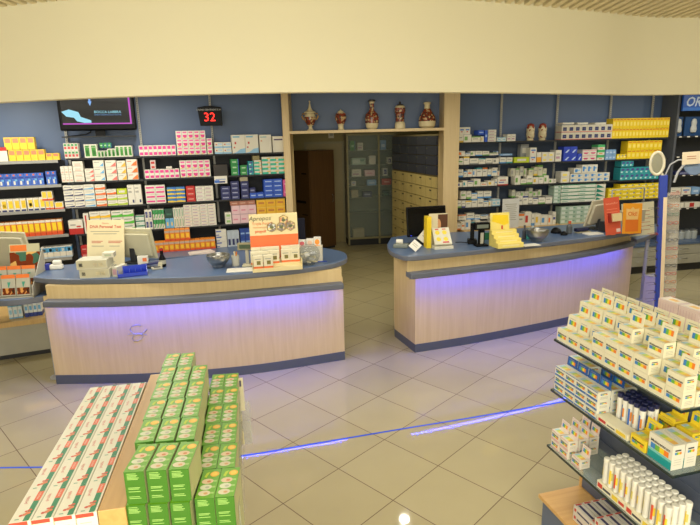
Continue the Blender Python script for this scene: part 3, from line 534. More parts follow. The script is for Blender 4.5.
put(W, 0, 253.5, 260.5, 173, 155.5, 1, 1, 'olive', 'olive box on teal stack', loc, zb=z1)
loc = 'third shelf left of doorway'
put(W, Z[2], 221.5, 231, 199, 186, 1, 3, 'navy', 'navy box, left stack', loc); put(W, Z[2], 231.5, 240, 198.5, 181, 1, 4, 'navy', 'navy box, middle stack', loc); z1 = put(W, Z[2], 241.5, 249.5, 198, 181, 1, 3, 'navy', 'navy box, right stack', loc)
put(W, 0, 241, 249, 198, 176, 1, 1, 'beige', 'beige box on navy stack', loc, zb=z1); z2 = put(W, Z[2], 250, 264, 197.5, 192.5, 2, 1, 'blue', 'flat blue box', loc); put(W, 0, 250, 256, 197, 187.5, 1, 1, 'navy', 'single navy box on blue boxes', loc, zb=z2)
put(W, Z[2], 264.5, 283, 197, 179, 2, 4, 'blue', 'bright blue box', loc); put(W, Z[2], 283.5, 289, 196, 179.5, 1, 2, 'pink', 'bright pink box beside door post', loc)
loc = 'fourth shelf left of doorway'
put(W, Z[3], 225.5, 232, 222.5, 212.5, 1, 2, 'greenwhite', 'white box with pale green label', loc); z1 = put(W, Z[3], 232.5, 257, 222, 205, 3, 2, 'palepink', 'pale pink box', loc); put(W, 0, 231.5, 256.5, 222, 200.5, 3, 1, 'brownpink', 'brownish pink box on pale pink ones', loc, zb=z1)
put(W, Z[3], 257.5, 286, 221, 198, 3, 3, 'yellowbox', 'warm yellow box', loc)
# card hung from the shelf edge
u, z = WL.hit(221, 183.5, -.01); u2, z2 = WL.hit(221, 176, -.01)
b = MB(); b.box(-.09, .09, -.004, .004, 0, z2-z, WHITE); b.box(-.088, -.02, -.0055, -.004, .01, .05, mat((60, 110, 200))); b.box(-.02, .06, -.0055, -.004, .012, .035, mat((50, 60, 120))); b.box(-.07, .07, -.0055, -.004, .055, .065, mat((120, 150, 210)))
o = b.build('shelf_card'); o.matrix_world = WL.M(u, -.014, z); tag(o, 'white and blue card hung on shelf beside the navy boxes', 'card')

# ------------------------------------------------------------------ ceiling downlights
proto = thing('ceiling_light', 'round recessed downlight in the ceiling above the counters', 'ceiling light', (DOWNLIGHTS[0][0], DOWNLIGHTS[0][1], 2.99), 0, 'recessed downlights')
b = MB(); b.lathe([(.055, .002), (.08, 0), (.085, .012), (.085, .03), (.05, .03)], WHITE, 24); b.build('rim', proto)
b = MB(); b.lathe([(.0, .012), (.055, .012)], mat((255, 226, 180), emit=2), 20); b.build('bulb', proto)
for i, (x, y) in enumerate(DOWNLIGHTS):
    o = proto if i == 0 else dup(proto, (x, y, 2.99))
    l = bpy.data.lights.new('downlight_beam', 'AREA'); l.shape = 'DISK'; l.size = .11; l.energy = DOWN_W*(.75 if x > 2 else 1); l.color = LIGHT_COL
    lo = bpy.data.objects.new('downlight_beam', l); C.objects.link(lo); lo.location = (x, y, 2.985)

# ------------------------------------------------------------------ stock right of the doorway
W = WR; Z = WR.z
rr = random.Random(21)
BANDS = [((230, 130, 60), 'orange'), ((90, 150, 205), 'blue'), ((60, 150, 160), 'teal'), ((120, 170, 90), 'green'), ((190, 60, 50), 'red'), ((70, 80, 140), 'navy'), ((225, 190, 70), 'yellow'), ((150, 150, 145), 'grey')]
SZ = {'low': 'low', 'mid': '', 'tall': 'tall'}
def jumble(z, x0, x1, yb, yt, widths, loc, zb=None, off=0, base=W1, tone=None, dep=.13):
    """one row of single cartons, each its own width, height and band"""
    px = x0; i = 0; out = []
    while px < x1-1.5:
        wd = min(rr.choice(widths), x1-px); c, cn = rr.choice(tone or BANDS); kind = rr.choice(['mid', 'mid', 'low', 'tall']); y = yt+{'mid': 0, 'low': 1.6, 'tall': -1.8}[kind]
        st = rr.choice([0, 1, 2, 3])
        rects = [[(.12, .5, .7, .62, (150, 150, 145)), (0, .82, 1, 1, c)], [(.1, .25, .5, .75, c)], [(0, 0, 1, .22, c), (.15, .55, .8, .68, (160, 160, 150))], [(.12, .4, .85, .6, c), (.12, .72, .5, .8, (170, 170, 165))]][st]
        wording = ['with %s top band', 'with %s left block', 'with %s foot', 'with %s centre stripe'][st] % cn
        ua = W.hit(px+.15, yb, .012+off)[0]; ub = W.hit(px+wd-.15, yb, .012+off)[0]; zz = (z if zb is None else zb)+.001
        h = max(.035, W.hit(px, y, .012+off)[1]-zz)
        o = copyobj(carton_mesh((base, rects), ub-ua-.003, dep, h), 'medicine_box', W.M((ua+ub)/2, .012+off, zz))
        q = 'wide' if wd > 8 else ('narrow' if wd < 5 else 'white')
        tag(o, '%s%s box %s, %s, %s' % (('tall ' if kind == 'tall' else 'low ' if kind == 'low' else ''), q, wording, ORD[min(i, 17)], loc), 'box'); i += 1; px += wd
def up(z, x, y): return W.hit(x, y, .012)[1]
n1, n2, n3, n4 = 'top', 'second', 'third', 'fourth'
jumble(Z[0], 456.5, 484, 142.5, 136.5, [7, 8, 9], 'front of top shelf right of doorway'); put(W, 0, 459, 470, 142, 127, 2, 1, 'bluered', 'small blue red pack on top level', 'top shelf right of doorway', zb=up(0, 465, 134.5)); 
put(W, Z[0], 484.5, 487.5, 142, 130, 1, 1, 'blue', 'upright blue box', 'top shelf right of doorway'); put(W, 0, 478, 484, 142, 130, 1, 1, 'blue', 'blue box lying across white ones', 'top shelf right of doorway', zb=up(0, 480, 134.8)); put(W, Z[0], 488, 496, 142, 129.5, 1, 4, 'white3', 'flat white box beside upright blue box', 'top shelf right of doorway')
put(W, Z[0], 497, 506, 141.5, 137, 2, 1, 'paleblue', 'low white pack', 'top shelf right of doorway'); put(W, Z[0], 507, 515.5, 141, 134, 2, 1, 'white3', 'plain white box before the jars', 'top shelf right of doorway')
jumble(Z[1], 456.5, 499, 165, 158.5, [7, 9, 6], 'second shelf right of doorway'); jumble(0, 457, 498, 165, 153, [5, 7, 8], 'upper second shelf right of doorway', zb=up(0, 475, 158)+.03, off=.04, tone=BANDS[:4])
jumble(Z[1], 499.5, 513, 163.5, 157.5, [6.5], 'second shelf near first upright'); put(W, 0, 500, 512, 163, 154.5, 1, 1, 'lblue', 'sky blue box on white ones', 'second shelf near first upright', zb=up(0, 505, 157)+.02)
put(W, Z[1], 514, 529, 163.5, 157, 1, 1, 'limebox', 'wide lime green box', 'second shelf below the jars', dep=.12); put(W, 0, 520, 528, 163, 144, 1, 1, 'greytall', 'tall grey box behind the lime box', 'second shelf below jars', zb=Z[1], off=.15, dep=.1)
put(W, Z[1], 529.5, 536, 163, 147.5, 1, 2, 'bluered', 'white box with blue and red mark', 'second shelf below jars', dep=.12); put(W, Z[1], 536.5, 541, 162.5, 152, 1, 1, 'orangewhite', 'orange and white box', 'second shelf below jars'); put(W, Z[1], 541.5, 554, 162.5, 152, 2, 2, 'yellowwhite', 'cream box with yellow mark', 'second shelf below jars'); put(W, Z[1], 555, 561, 162, 150, 1, 1, 'white3', 'tall plain white box', 'second shelf beside second upright')
jumble(Z[2], 456.5, 497, 187.5, 181, [5, 6, 7], 'third shelf right of doorway'); jumble(0, 457, 499, 187, 169.5, [4, 5, 6], 'upper third shelf right of doorway', zb=up(0, 475, 177), off=.06, tone=BANDS[:3], dep=.1)
put(W, Z[2], 497.5, 508, 185.5, 176.5, 1, 1, ((W1), [(0, 0, 1, .12, RED), (.1, .3, .6, .4, BLU), (.2, .55, .8, .65, RED)]), 'wide white box with red foot', 'third shelf near first upright')
jumble(Z[2], 514.5, 556, 185, 177.5, [5, 4, 6], 'third shelf below the jars', tone=[BANDS[3], BANDS[6], BANDS[7]]); jumble(0, 510, 526, 185, 168.5, [4, 5], 'left upper third shelf below jars', zb=up(0, 520, 176.5), off=.06, base=(190, 188, 168), tone=[BANDS[7], BANDS[3]], dep=.1); jumble(0, 528, 546, 185, 167, [4, 5], 'right upper third shelf below jars', zb=up(0, 535, 176), off=.06, base=(200, 196, 170), tone=[BANDS[7], BANDS[6], BANDS[3]], dep=.1)
jumble(Z[3], 456.5, 491.5, 208.5, 201, [4, 5, 6], 'fourth shelf right of doorway'); jumble(0, 460, 492, 208, 193, [5, 6, 8], 'upper fourth shelf right of doorway', zb=up(0, 475, 199), off=.06, tone=BANDS[:4], dep=.1)
put(W, Z[3], 492, 500, 207, 199, 2, 1, 'paleblue', 'pale blue pack behind the paper notice', 'fourth shelf'); jumble(Z[3], 518, 552.5, 206.5, 198, [4.5, 5.5, 7], 'fourth shelf below the jars', tone=[BANDS[3], BANDS[7], BANDS[5]]); jumble(0, 511, 541, 206, 190, [4, 5], 'upper fourth shelf below jars', zb=up(0, 525, 197.5), off=.06, base=(190, 190, 172), tone=[BANDS[7], BANDS[3]], dep=.1)
jumble(.90, 457, 500, 231, 222, [4, 5, 6], 'on the wooden wall bench, left half', off=-.02, tone=BANDS[:3]); jumble(0, 458, 498, 231, 215, [6, 8, 5], 'upper level on the wall bench', zb=up(0, 475, 220), off=.05, tone=BANDS[:2], dep=.1)
jumble(.90, 518, 556, 226, 214, [3.5, 4.5, 6, 7], 'on the wooden wall bench, right half', off=-.02)
# patterned apothecary jars
def pattern(name, c1, c2, c3, sc=22):
    m = bpy.data.materials.new(name); m.use_nodes = True; nt = m.node_tree; bb = nt.nodes['Principled BSDF']
    tc = nt.nodes.new('ShaderNodeTexCoord'); v = nt.nodes.new('ShaderNodeTexVoronoi'); v.inputs['Scale'].default_value = sc
    cr = nt.nodes.new('ShaderNodeValToRGB'); cr.color_ramp.interpolation = 'CONSTANT'; e = cr.color_ramp.elements
    e[0].color = (*srgb(c1), 1); e[1].position = .45; e[1].color = (*srgb(c2), 1); n = e.new(.72); n.color = (*srgb(c3), 1)
    sp = nt.nodes.new('ShaderNodeSeparateColor'); nt.links.new(tc.outputs['Object'], v.inputs['Vector']); nt.links.new(v.outputs['Color'], sp.inputs[0]); nt.links.new(sp.outputs[0], cr.inputs[0]); nt.links.new(cr.outputs[0], bb.inputs['Base Color'])
    bb.inputs['Roughness'].default_value = .2; return m
MAJ = pattern('painted_ceramic', (140, 62, 40), (200, 172, 124), (84, 52, 46), 42); MAJ2 = pattern('painted_ceramic_cream', (222, 206, 166), (212, 196, 160), (150, 70, 60), 30)
CER = mat((222, 208, 168), .25); CERR = mat((160, 60, 34), .3); CERD = mat((52, 44, 44), .3)
for px, lab in ((530, 'left cream patterned jar with red rim on the top shelf'), (542, 'right cream patterned jar with red rim on the top shelf')):
    u, _ = W.hit(px, 140, .15); t = thing('apothecary_jar', lab, 'jar', tuple(W.pt(u, .15, Z[0]+.001)), 0, 'patterned jars on the top shelf')
    b = MB(); b.lathe([(.05, 0), (.055, .01), (.045, .025), (.06, .05), (.064, .1), (.058, .13), (.064, .16), (.06, .2), (.048, .22)], MAJ2, 20); b.build('body', t)
    b = MB(); b.lathe([(.052, .22), (.054, .235), (.03, .25), (.012, .255), (0, .262)], CERR, 20); b.build('lid', t)
loc = 'top shelf left of yellow boxes'
put(W, Z[0], 561, 611.5, 139.5, 124.5, 8, 2, 'canister', 'beige can with navy print', loc, name='tin_can', cat='can')
for x0, x1 in ((562, 573), (576.5, 587), (594, 605)): put(W, 0, x0, x1, 139, 122.3, 1, 1, 'bigwhite', 'flat white lid tray over %s cans' % {562: 'the left', 576.5: 'the middle', 594: 'the right'}[x0], 'top shelf', zb=up(0, (x0+x1)/2, 124.4), cat='tray')
loc = 'second shelf left of yellow boxes'
put(W, Z[1], 563, 576.5, 161.5, 146.5, 2, 2, 'bluesw', 'royal blue box', loc); put(W, Z[1], 577, 581.5, 161, 153.5, 1, 1, 'bluesw', 'single royal blue box next to stack', loc); put(W, Z[1], 582, 596, 160.5, 149.5, 2, 2, 'pinkwhite', 'white and magenta box', loc); put(W, Z[1], 597, 604, 160, 144.5, 1, 3, 'greenorange', 'green and white box', loc); put(W, Z[1], 605, 615.5, 159.5, 149.5, 3, 2, 'lblue', 'light blue box', loc)
loc = 'third shelf left of teal packs'
put(W, Z[2], 560.5, 569, 183.5, 171.5, 1, 2, 'yellowwhite', 'white and pale yellow box', loc); put(W, Z[2], 570, 609, 182.5, 173, 6, 2, 'whiteswirl', 'white box with blue swirl', loc); z1 = up(0, 585, 173); put(W, 0, 581, 596.5, 182, 164.5, 3, 1, 'whiteswirl', 'blue swirl box on upper level', loc, zb=z1); put(W, 0, 573, 580.5, 182, 168, 1, 1, 'whiteswirl', 'single blue swirl box atop left end', loc, zb=z1)
loc = 'fourth shelf left of yellow packs'
put(W, Z[3], 553, 560, 204.5, 185.5, 1, 5, 'palegreen', 'greyish green box', loc); put(W, Z[3], 560.5, 594.5, 204, 184, 2, 5, 'whitegreen', 'wide green edged box', loc); put(W, Z[3], 595, 604.5, 202, 184, 1, 4, 'tree', 'white box with teal triangle', loc)
put(W, .90, 560, 590, 224, 203+3, 4, 4, 'palegreen', 'pale green box', 'on the bench below the teal triangle boxes')
loc = 'top shelf, yellow stack'
put(W, Z[0], 611.5, 668, 138.5, 117.8, 17, 2, 'tallyellow', 'tall yellow carton', loc, name='formula_carton', cat='carton')
loc = 'second shelf, yellow stack'
put(W, Z[1], 626.5, 660.5, 158.5, 140.5, 8, 2, 'tallyellow', 'yellow carton', loc, name='formula_carton', cat='carton'); put(W, Z[1], 616.5, 626, 159, 154, 3, 1, 'yellowpack', 'tiny yellow pack', loc)
loc = 'third shelf, teal stack'
put(W, Z[2], 619.5, 658, 180.5, 167, 8, 2, 'tealpack', 'teal pack', loc); put(W, 0, 620, 632, 180, 160.5, 3, 1, 'tealpack', 'teal pack on upper level', loc, zb=up(0, 626, 166.8))
loc = 'fourth shelf, yellow packs'
put(W, Z[3], 607.5, 661, 200, 187.5, 8, 3, 'yellowpack', 'flat yellow pack', loc); put(W, 0, 619, 659, 199, 183.5, 6, 1, 'yellowpack', 'flat yellow pack on uppermost level', loc, zb=up(0, 640, 187.3))

# ------------------------------------------------------------------ dark unit with the blue sign at far right
t = thing('product_unit', 'dark grey display unit under the blue sign at far right', 'shelving', tuple(WR.pt(3.87)), WR.a)
DG = mat((58, 61, 66), .6); b = MB(); b.box(.02, .06, -.02, SD, .5, 3.0, mat((84, 88, 96), .5)); b.build('side_panel', t)
b = MB(); b.box(.06, 2.2, SD-.02, SD, .5, 3.0, DG); b.build('back_panel', t)
for z in (2.22, 1.90, 1.60, 1.27, 1.05):
    b = MB(); b.box(.06, 2.2, 0, SD-.02, z-.025, z, DARK); 
    for k in range(14): b.box(.12+k*.15, .17+k*.15, -.004, 0, z-.022, z-.004, WHITE)
    b.build('shelf', t)
su, sz = WR.hit(680.5, 111, -.02); _, sz2 = WR.hit(680.5, 80, -.02)
t = thing('department_sign', 'blue sign with white capital letters high at far right', 'sign', tuple(WR.pt(su, -.03, sz)), WR.a)
b = MB(); b.box(0, 1.9, -.03, 0, 0, .46, mat((34, 92, 190), .4)); b.box(0, 1.9, -.032, -.03, 0, .05, mat((60, 120, 210), .4)); b.build('board', t)
text('ORTOPEDIA', .2, mat((205, 220, 240), .5), T(.035, -.034, .13) @ FRONT, t, shear=.25, align='LEFT', bold=.004)
JN = Wall(tuple(WR.pt(3.87, 0)[:2]), 11)
def blob_item(name, lab, cat, px, py, z, prof, m, v=.12, sc=1.0):
    u, _ = WR.hit(px, py, v); b = MB(); b.lathe([(r*sc, h*sc) for r, h in prof], m, 18); o = b.build(name, loc=tuple(WR.pt(u, v, z))); return tag(o, lab, cat)
# blister packs with devices
for px, py, lab in ((677, 136, 'left blue blister pack with white device'), (692, 136, 'right blue blister pack with grey device')):
    u, _ = WR.hit(px, py, .05); t = thing('blister_pack', lab+', top shelf of dark unit', 'pack', tuple(WR.pt(u, .05, 2.22)), WR.a, 'device packs on the dark unit')
    b = MB(); b.box(-.1 if px < 680 else -.16, .08 if px < 680 else .16, 0, .02, 0, .3, mat((30, 70, 120), .4)); b.build('card', t)
    b = MB(); b.lathe([(.0, .04), (.05, .06), (.06, .1), (.045, .16), (.05, .21), (.035, .26), (0, .275)], mat((196, 198, 196), .4), 16, M=Matrix.Diagonal((1, .5, 1, 1)) @ T(0, -.02, 0)); b.build('device', t)
for i, (x0, x1, yb, yt, z, dz, lab) in enumerate(((670, 680, 197, 188, 1.27, 'redbottom', 'white red pack'), (681, 690, 197, 187.5, 1.27, 'bluered', 'white pack with red dots'), (691, 699, 197, 187, 1.27, 'lblue', 'light blue pack'), (672, 683, 213, 203, 1.05, 'bigwhite', 'white shoe box'), (684, 699, 213, 202, 1.05, 'redbar', 'white box with red shape'), (676, 697, 178, 171, 1.60, 'navy', 'dark narrow pack'))):
    put(WR, z, x0, x1, yb, yt, 1, 1, dz, lab, 'on the dark unit at far right')
for i, (px, yt) in enumerate(((680, 7), (687, 8), (694, 6), (699.5, 6))):
    c = at(px, 231, .50); c = WR.pt(WR.hit(px, 231, -.02)[0], .1, .50)
    t = thing('glass_jar', ['first', 'second', 'third', 'fourth'][i]+' small glass jar from left on the drawer bench', 'jar', tuple(c), 0, 'glass jars on the drawer bench')
    b = MB(); b.lathe([(.055, 0), (.06, .01), (.06, .13-.01*(i % 2)), (.05, .14)], mat((190, 196, 194), .1, alpha=.75), 16); b.build('body', t)
    b = MB(); b.lathe([(.054, .14), (.054, .16), (0, .162)], mat((140, 144, 146), .3, .6), 16); b.build('lid', t)

# ------------------------------------------------------------------ niche vases
prof = {
 'urn': ([(.05, 0), (.055, .01), (.03, .03), (.025, .06), (.05, .085), (.085, .15), (.088, .2), (.07, .24), (.05, .26)], [(.085, .255), (.088, .27), (.05, .285), (.02, .33), (.012, .37), (.006, .4), (.014, .42), (0, .435)]),
 'small': ([(.045, 0), (.05, .01), (.04, .03), (.045, .08), (.05, .09), (.08, .15), (.085, .19), (.07, .24), (.045, .255)], [(.048, .255), (.04, .27), (.012, .285), (0, .3)]),
 'bottle': ([(.06, 0), (.085, .03), (.1, .09), (.105, .17), (.09, .22), (.05, .26), (.034, .29), (.034, .37), (.045, .40), (.04, .415)], None),
 'cylinder': ([(.075, 0), (.08, .01), (.075, .08), (.062, .1), (.065, .22), (.078, .24), (.078, .3), (.06, .33)], [(.06, .33), (.05, .345), (.012, .36), (.016, .38), (0, .395)]),
 'round': ([(.08, 0), (.12, .03), (.128, .1), (.115, .17), (.08, .22), (.045, .28), (.04, .33), (.055, .36), (.05, .365)], None)}
for px, k, lab in ((310.5, 'urn', 'red and cream ceramic urn with pointed lid and handles, leftmost in niche'), (341, 'small', 'small red and cream ceramic jar with domed lid above the doorway'), (372, 'bottle', 'red painted ceramic bottle with straight neck, centre of the niche'), (400, 'cylinder', 'cylindrical cream and red ceramic jar with dark knob'), (427, 'round', 'squat round bellied red ceramic vase, rightmost in niche')):
    d = ray(px, 128); tt = 8.12/d.y; x = d.x*tt
    t = thing('ceramic_vase', lab, 'vase', (x, 8.12, 2.425))
    body, lid = prof[k]; zs = [(body[i][1]+body[i+1][1])/2 for i in range(len(body)-1)]; top = body[-1][1]
    b = MB(); b.lathe(body, CER, 24, ms=[MAJ if (.3*top < z < .82*top and k != 'small') or (k == 'small' and .35*top < z < .9*top) else CER for z in zs])
    b.build('body', t)
    if lid: m2 = MB(); m2.lathe(lid, CERD if k in ('cylinder',) else CER, 20); m2.build('lid', t)
    if k == 'urn':
        for s in (-1, 1): m2 = MB(); m2.tube([(s*.075, 0, .24), (s*.11, 0, .25), (s*.12, 0, .21), (s*.1, 0, .17), (s*.085, 0, .16)], .009, mat((200, 150, 50), .3)); m2.build('handle', t)
    if k in ('bottle', 'round'): m2 = MB(); m2.lathe([(.052, top-.02), (.055, top), (.04, top+.008)], CERD if k == 'bottle' else CER, 20); m2.build('rim', t)

# ------------------------------------------------------------------ television and number display
u0, zb = WL.hit(60, 131, .02); u1, _ = WL.hit(137, 131, .02); tw = u1-u0
t = thing('television', 'black flat television with magenta framed picture on the wall', 'television', tuple(WL.pt((u0+u1)/2, .1, zb)), WL.a+R(2))
b = MB(); b.box(-tw/2, tw/2, -.05, .02, 0, tw*.6, BLACK); b.box(-tw*.4, tw*.4, .02, .09, .05, tw*.5, BLACK); b.build('housing', t, bevel=.02)
sw = tw*.455
b = MB(); b.box(-sw, sw, -.053, -.05, .075, tw*.57, mat((10, 12, 18), .15)); scr = b.build('screen', t)
def glow(c, e=1.0): return mat(c, .5, emit=e)
b = MB(); b.box(-sw, sw-.02, -.0545, -.053, .08, .095, glow((190, 60, 190))); b.box(sw-.035, sw-.015, -.0545, -.053, .08, tw*.57, glow((190, 60, 190)))
cy = glow((150, 215, 235)); fl = -.055
b.face([(x, fl, z) for x, z in ((-sw+.0, .24), (-sw+.05, .18), (-sw+.14, .165), (-sw+.17, .12), (-sw+.26, .098), (-sw+.34, .1), (-sw+.34, .13), (-sw+.22, .175), (-sw+.2, .235), (-sw+.09, .27))], cy)
b.face([(x, fl, z) for x, z in ((-.09, .36), (-.065, .36), (-.065, .42), (-.09, .42))], glow((110, 160, 230))); b.face([(x, fl, z) for x, z in ((-.1, .37), (-.0775, .31), (-.055, .37))], glow((130, 180, 240)))
b.face([(x, fl, z) for x, z in ((-.25, .43), (.05, .42), (.05, .428), (-.25, .438))], glow((90, 130, 220))); b.face([(x, fl, z) for x, z in ((-sw+.02, .45), (-sw+.1, .45), (-sw+.1, .465), (-sw+.02, .465))], glow((90, 80, 200)))
b.build('picture', t)
text('BOCCA LABBRA', .045, glow((150, 220, 235)), T(sw-.3, -.056, .235) @ FRONT, t); text('LINEA GIORNO E LA NOTTE', .026, glow((90, 140, 190)), T(sw-.3, -.056, .2) @ FRONT, t)
b = MB(); b.box(-tw*.5, tw*.47, -.02, .16, -.085, -.07, DARK); b.box(-.06, .06, .0, .05, -.07, .03, BLACK); b.build('bracket', t)
b = MB(); b.tube([(-.4, .0, -.07), (-.3, -.01, -.062), (-.18, .0, -.05), (-.12, .02, -.02), (-.1, .03, .03)], .008, BLACK); b.build('cable', t)
u0, zb = WL.hit(199, 126, .1); u1, _ = WL.hit(222.5, 126, .1); _, z1 = WL.hit(210, 106, .1); dw = u1-u0; dh = z1-zb
t = thing('number_display', 'black queue display showing red number 32 on the wall', 'display', tuple(WL.pt((u0+u1)/2, .1, zb)), WL.a-R(12))
b = MB(); vs4 = [(-dw*.42, 0), (dw*.5, 0), (dw*.5, dh*.93), (dw*.1, dh), (-dw*.16, dh), (-dw*.5, dh*.93)]
b.prism([(x, z) for x, z in vs4], -.0, .07, BLACK); 
for i, v_ in enumerate(b.v): b.v[i] = (v_[0], -.04+v_[2], v_[1])
b.build('case', t)
text('32', dh*.62, mat((255, 34, 24), emit=3), T(0, -.043, dh*.42) @ FRONT, t); text('STIAMO SERVENDO IL N.', dh*.115, mat((200, 200, 196), .6), T(0, -.043, dh*.8) @ FRONT, t)
b = MB(); b.box(-.02, .02, .03, .2, dh*.3, dh*.6, ALU); b.build('bracket', t)

# ------------------------------------------------------------------ back room
def yat(px, py, Y): d = ray(px, py); return (d.x*Y/d.y, Y, CH+d.z*Y/d.y)
WD = Wall((.87, 10.6), -76.8)
t = thing('drawer_cabinet', 'tall cabinet of yellow drawers with dark drawers on top, back room', 'cabinet', tuple(WD.pt(0)), WD.a)
YD = mat((196, 178, 118), .5); DD = mat((58, 62, 76), .4)
b = MB(); b.box(0, 2.25, .03, .14, 0, 2.34, mat((120, 108, 74), .6)); b.build('carcass', t)
cw = 2.25/5
for c in range(5):
    for r in range(4):
        b = MB(); b.box(c*cw+.008, (c+1)*cw-.008, 0, .03, 1.70+r*.155+.006, 1.70+(r+1)*.155-.006, DD); b.box(c*cw+.03, c*cw+.06, -.003, 0, 1.70+r*.155+.1, 1.70+r*.155+.12, mat((120, 120, 90))); b.build('dark_drawer', t)
    for r in range(9):
        b = MB(); b.box(c*cw+.008, (c+1)*cw-.008, 0, .03, .06+r*.18+.006, .06+(r+1)*.18-.006, YD); b.box(c*cw+.55*cw, c*cw+.56*cw, -.001, 0, .06+r*.18+.006, .06+(r+1)*.18-.006, mat((120, 106, 64))); b.box((c+.5)*cw-.03, (c+.5)*cw+.03, -.014, 0, .06+r*.18+.13, .06+r*.18+.145, DARK); b.build('yellow_drawer', t)
WG = Wall((-.02, 11.45), 8)
t = thing('glass_cabinet', 'tall glass fronted cabinet with shelves at the back room wall', 'cabinet', tuple(WG.pt(0)), WG.a)
FR = mat((150, 142, 104), .5); b = MB()
for x in (0, .68, 1.06): b.box(x, x+.035, 0, .03, .02, 2.4, FR)
b.box(0, 1.1, 0, .03, 2.36, 2.4, FR); b.box(0, 1.1, 0, .03, .14, .18, FR); b.build('frame', t)
b = MB(); b.box(0, 1.1, .03, .4, 0, .14, DARK); b.box(0, .02, .03, .4, .14, 2.4, GREYB); b.box(1.08, 1.1, .03, .4, .14, 2.4, GREYB); b.box(0, 1.1, .38, .4, .14, 2.4, mat((110, 116, 104), .6)); b.build('carcass', t)
for x0, x1 in ((.035, .68), (.715, 1.06)): b = MB(); b.box(x0, x1, .012, .016, .18, 2.36, mat((190, 205, 195), .05, alpha=.14, noise=0)); b.build('glass_door', t)
gz = [.16, .72, 1.05, 1.3, 1.5, 1.75, 2.05]
for z in gz[1:]: b = MB(); b.box(.02, 1.08, .04, .38, z-.012, z, mat((120, 126, 110), .4)); b.build('shelf', t)
for i, (x, z, w_, h_, d_, nm) in enumerate([(.1, 2.05, .1, .2, 'green', 'green box'), (.25, 2.05, .12, .16, 'white3', 'white box'), (.12, 1.75, .3, .14, 'palegreen', 'long pale box'), (.5, 1.75, .14, .18, 'bigwhite', 'white upright box'), (.12, 1.5, .2, .15, 'white3', 'faint white box'), (.4, 1.5, .22, .13, 'palepink', 'pinkish box'), (.1, 1.3, .1, .1, 'bluered', 'small mixed box'), (.45, 1.3, .2, .12, 'lblue', 'light blue box'), (.1, 1.05, .15, .16, 'beige', 'beige box'), (.35, 1.05, .2, .12, 'navy', 'navy box'), (.75, 2.05, .12, .2, 'lblue', 'pale blue box'), (.9, 1.75, .1, .14, 'whitenavy', 'white navy box'), (.78, 1.3, .2, .13, 'red', 'red orange box'), (.8, 1.5, .1, .16, 'whitenavy', 'navy marked box'), (.12, .16, .25, .2, 'beige', 'beige bottom box'), (.8, 1.05, .14, .12, 'darkgreen', 'dark green box')]):
    o = copyobj(carton_mesh(d_, w_, .15, h_), 'stored_box', WG.M(x+w_/2, .08, z)); tag(o, nm+' inside the glass cabinet, back room, shelf at %s' % {2.05: 'top', 1.75: 'eye level', 1.5: 'upper middle', 1.3: 'middle', 1.05: 'lower middle', .16: 'bottom'}[z], 'box')
t = thing('wardrobe', 'brown wooden wardrobe seen corner on in the dark back room', 'wardrobe', (-.78, 10.95, 0), R(38))
b = MB(); b.box(-.02, .62, 0, .6, .05, 2.08, BROWN); b.box(0, .6, .02, .58, 0, .05, DARK); b.build('carcass', t)
b = MB(); b.box(0, .6, -.02, 0, .07, 2.06, BROWN); d_ = b.build('door', t); b = MB(); b.tube([(.54, -.02, 1.0), (.54, -.05, 1.02), (.54, -.05, 1.14), (.54, -.02, 1.16)], .007, STEEL); b.build('handle', d_)
for nb in ((.1, .28, 1.6, 1.63), (.15, .5, 1.0, 1.05), (.1, .3, .75, .77)): b = MB(); b.box(-.024, -.02, *nb, BLACK); b.build('notice', t)
# door at back wall beyond the wardrobe
b = MB(); b.box(-.95, -.9, 11.95, 12.0, 0, 2.2, FR); b.box(-.12, -.07, 11.95, 12.0, 0, 2.2, FR); b.box(-.95, -.07, 11.95, 12.0, 2.2, 2.25, FR); b.box(-.9, -.12, 11.97, 11.998, 0, 2.2, mat((160, 144, 98), .5)); struct('door_1', b)
for x, z, w_, h_, lab in ((-.35, 2.32, .12, .16, 'small pale paper taped above the back room door'), (-.6, 2.45, .14, .1, 'tiny notice high on the back room wall')):
    b = MB(); b.box(-w_/2, w_/2, -.002, .002, 0, h_, OFFW); b.box(-w_*.3, w_*.3, -.003, -.002, h_*.3, h_*.7, GREYB); tag(b.build('wall_notice', loc=(x, 11.995, z)), lab, 'notice')
t = thing('office_chair', 'dark blue chair back showing behind the left counter in back room', 'chair', (-.95, 8.9, 0), R(10))
nv = mat((34, 38, 66), .7); b = MB(); b.box(-.22, .22, .18, .23, .55, .98, nv); b.build('backrest', t, bevel=.02); b = MB(); b.box(-.23, .23, -.24, .2, .44, .5, nv); b.build('seat', t, bevel=.02)
b = MB(); b.tube([(0, 0, .06), (0, 0, .44)], .025, BLACK); b.build('column', t); b = MB(); b.tube([(0, .18, .47), (0, .24, .5), (0, .24, .6)], .02, BLACK); b.build('back_bar', t)
for k in range(5): a = k*2*math.pi/5; b = MB(); b.tube([(0, 0, .08), (.27*math.cos(a), .27*math.sin(a), .05), (.27*math.cos(a), .27*math.sin(a), 0)], .018, BLACK); b.build('leg', t)

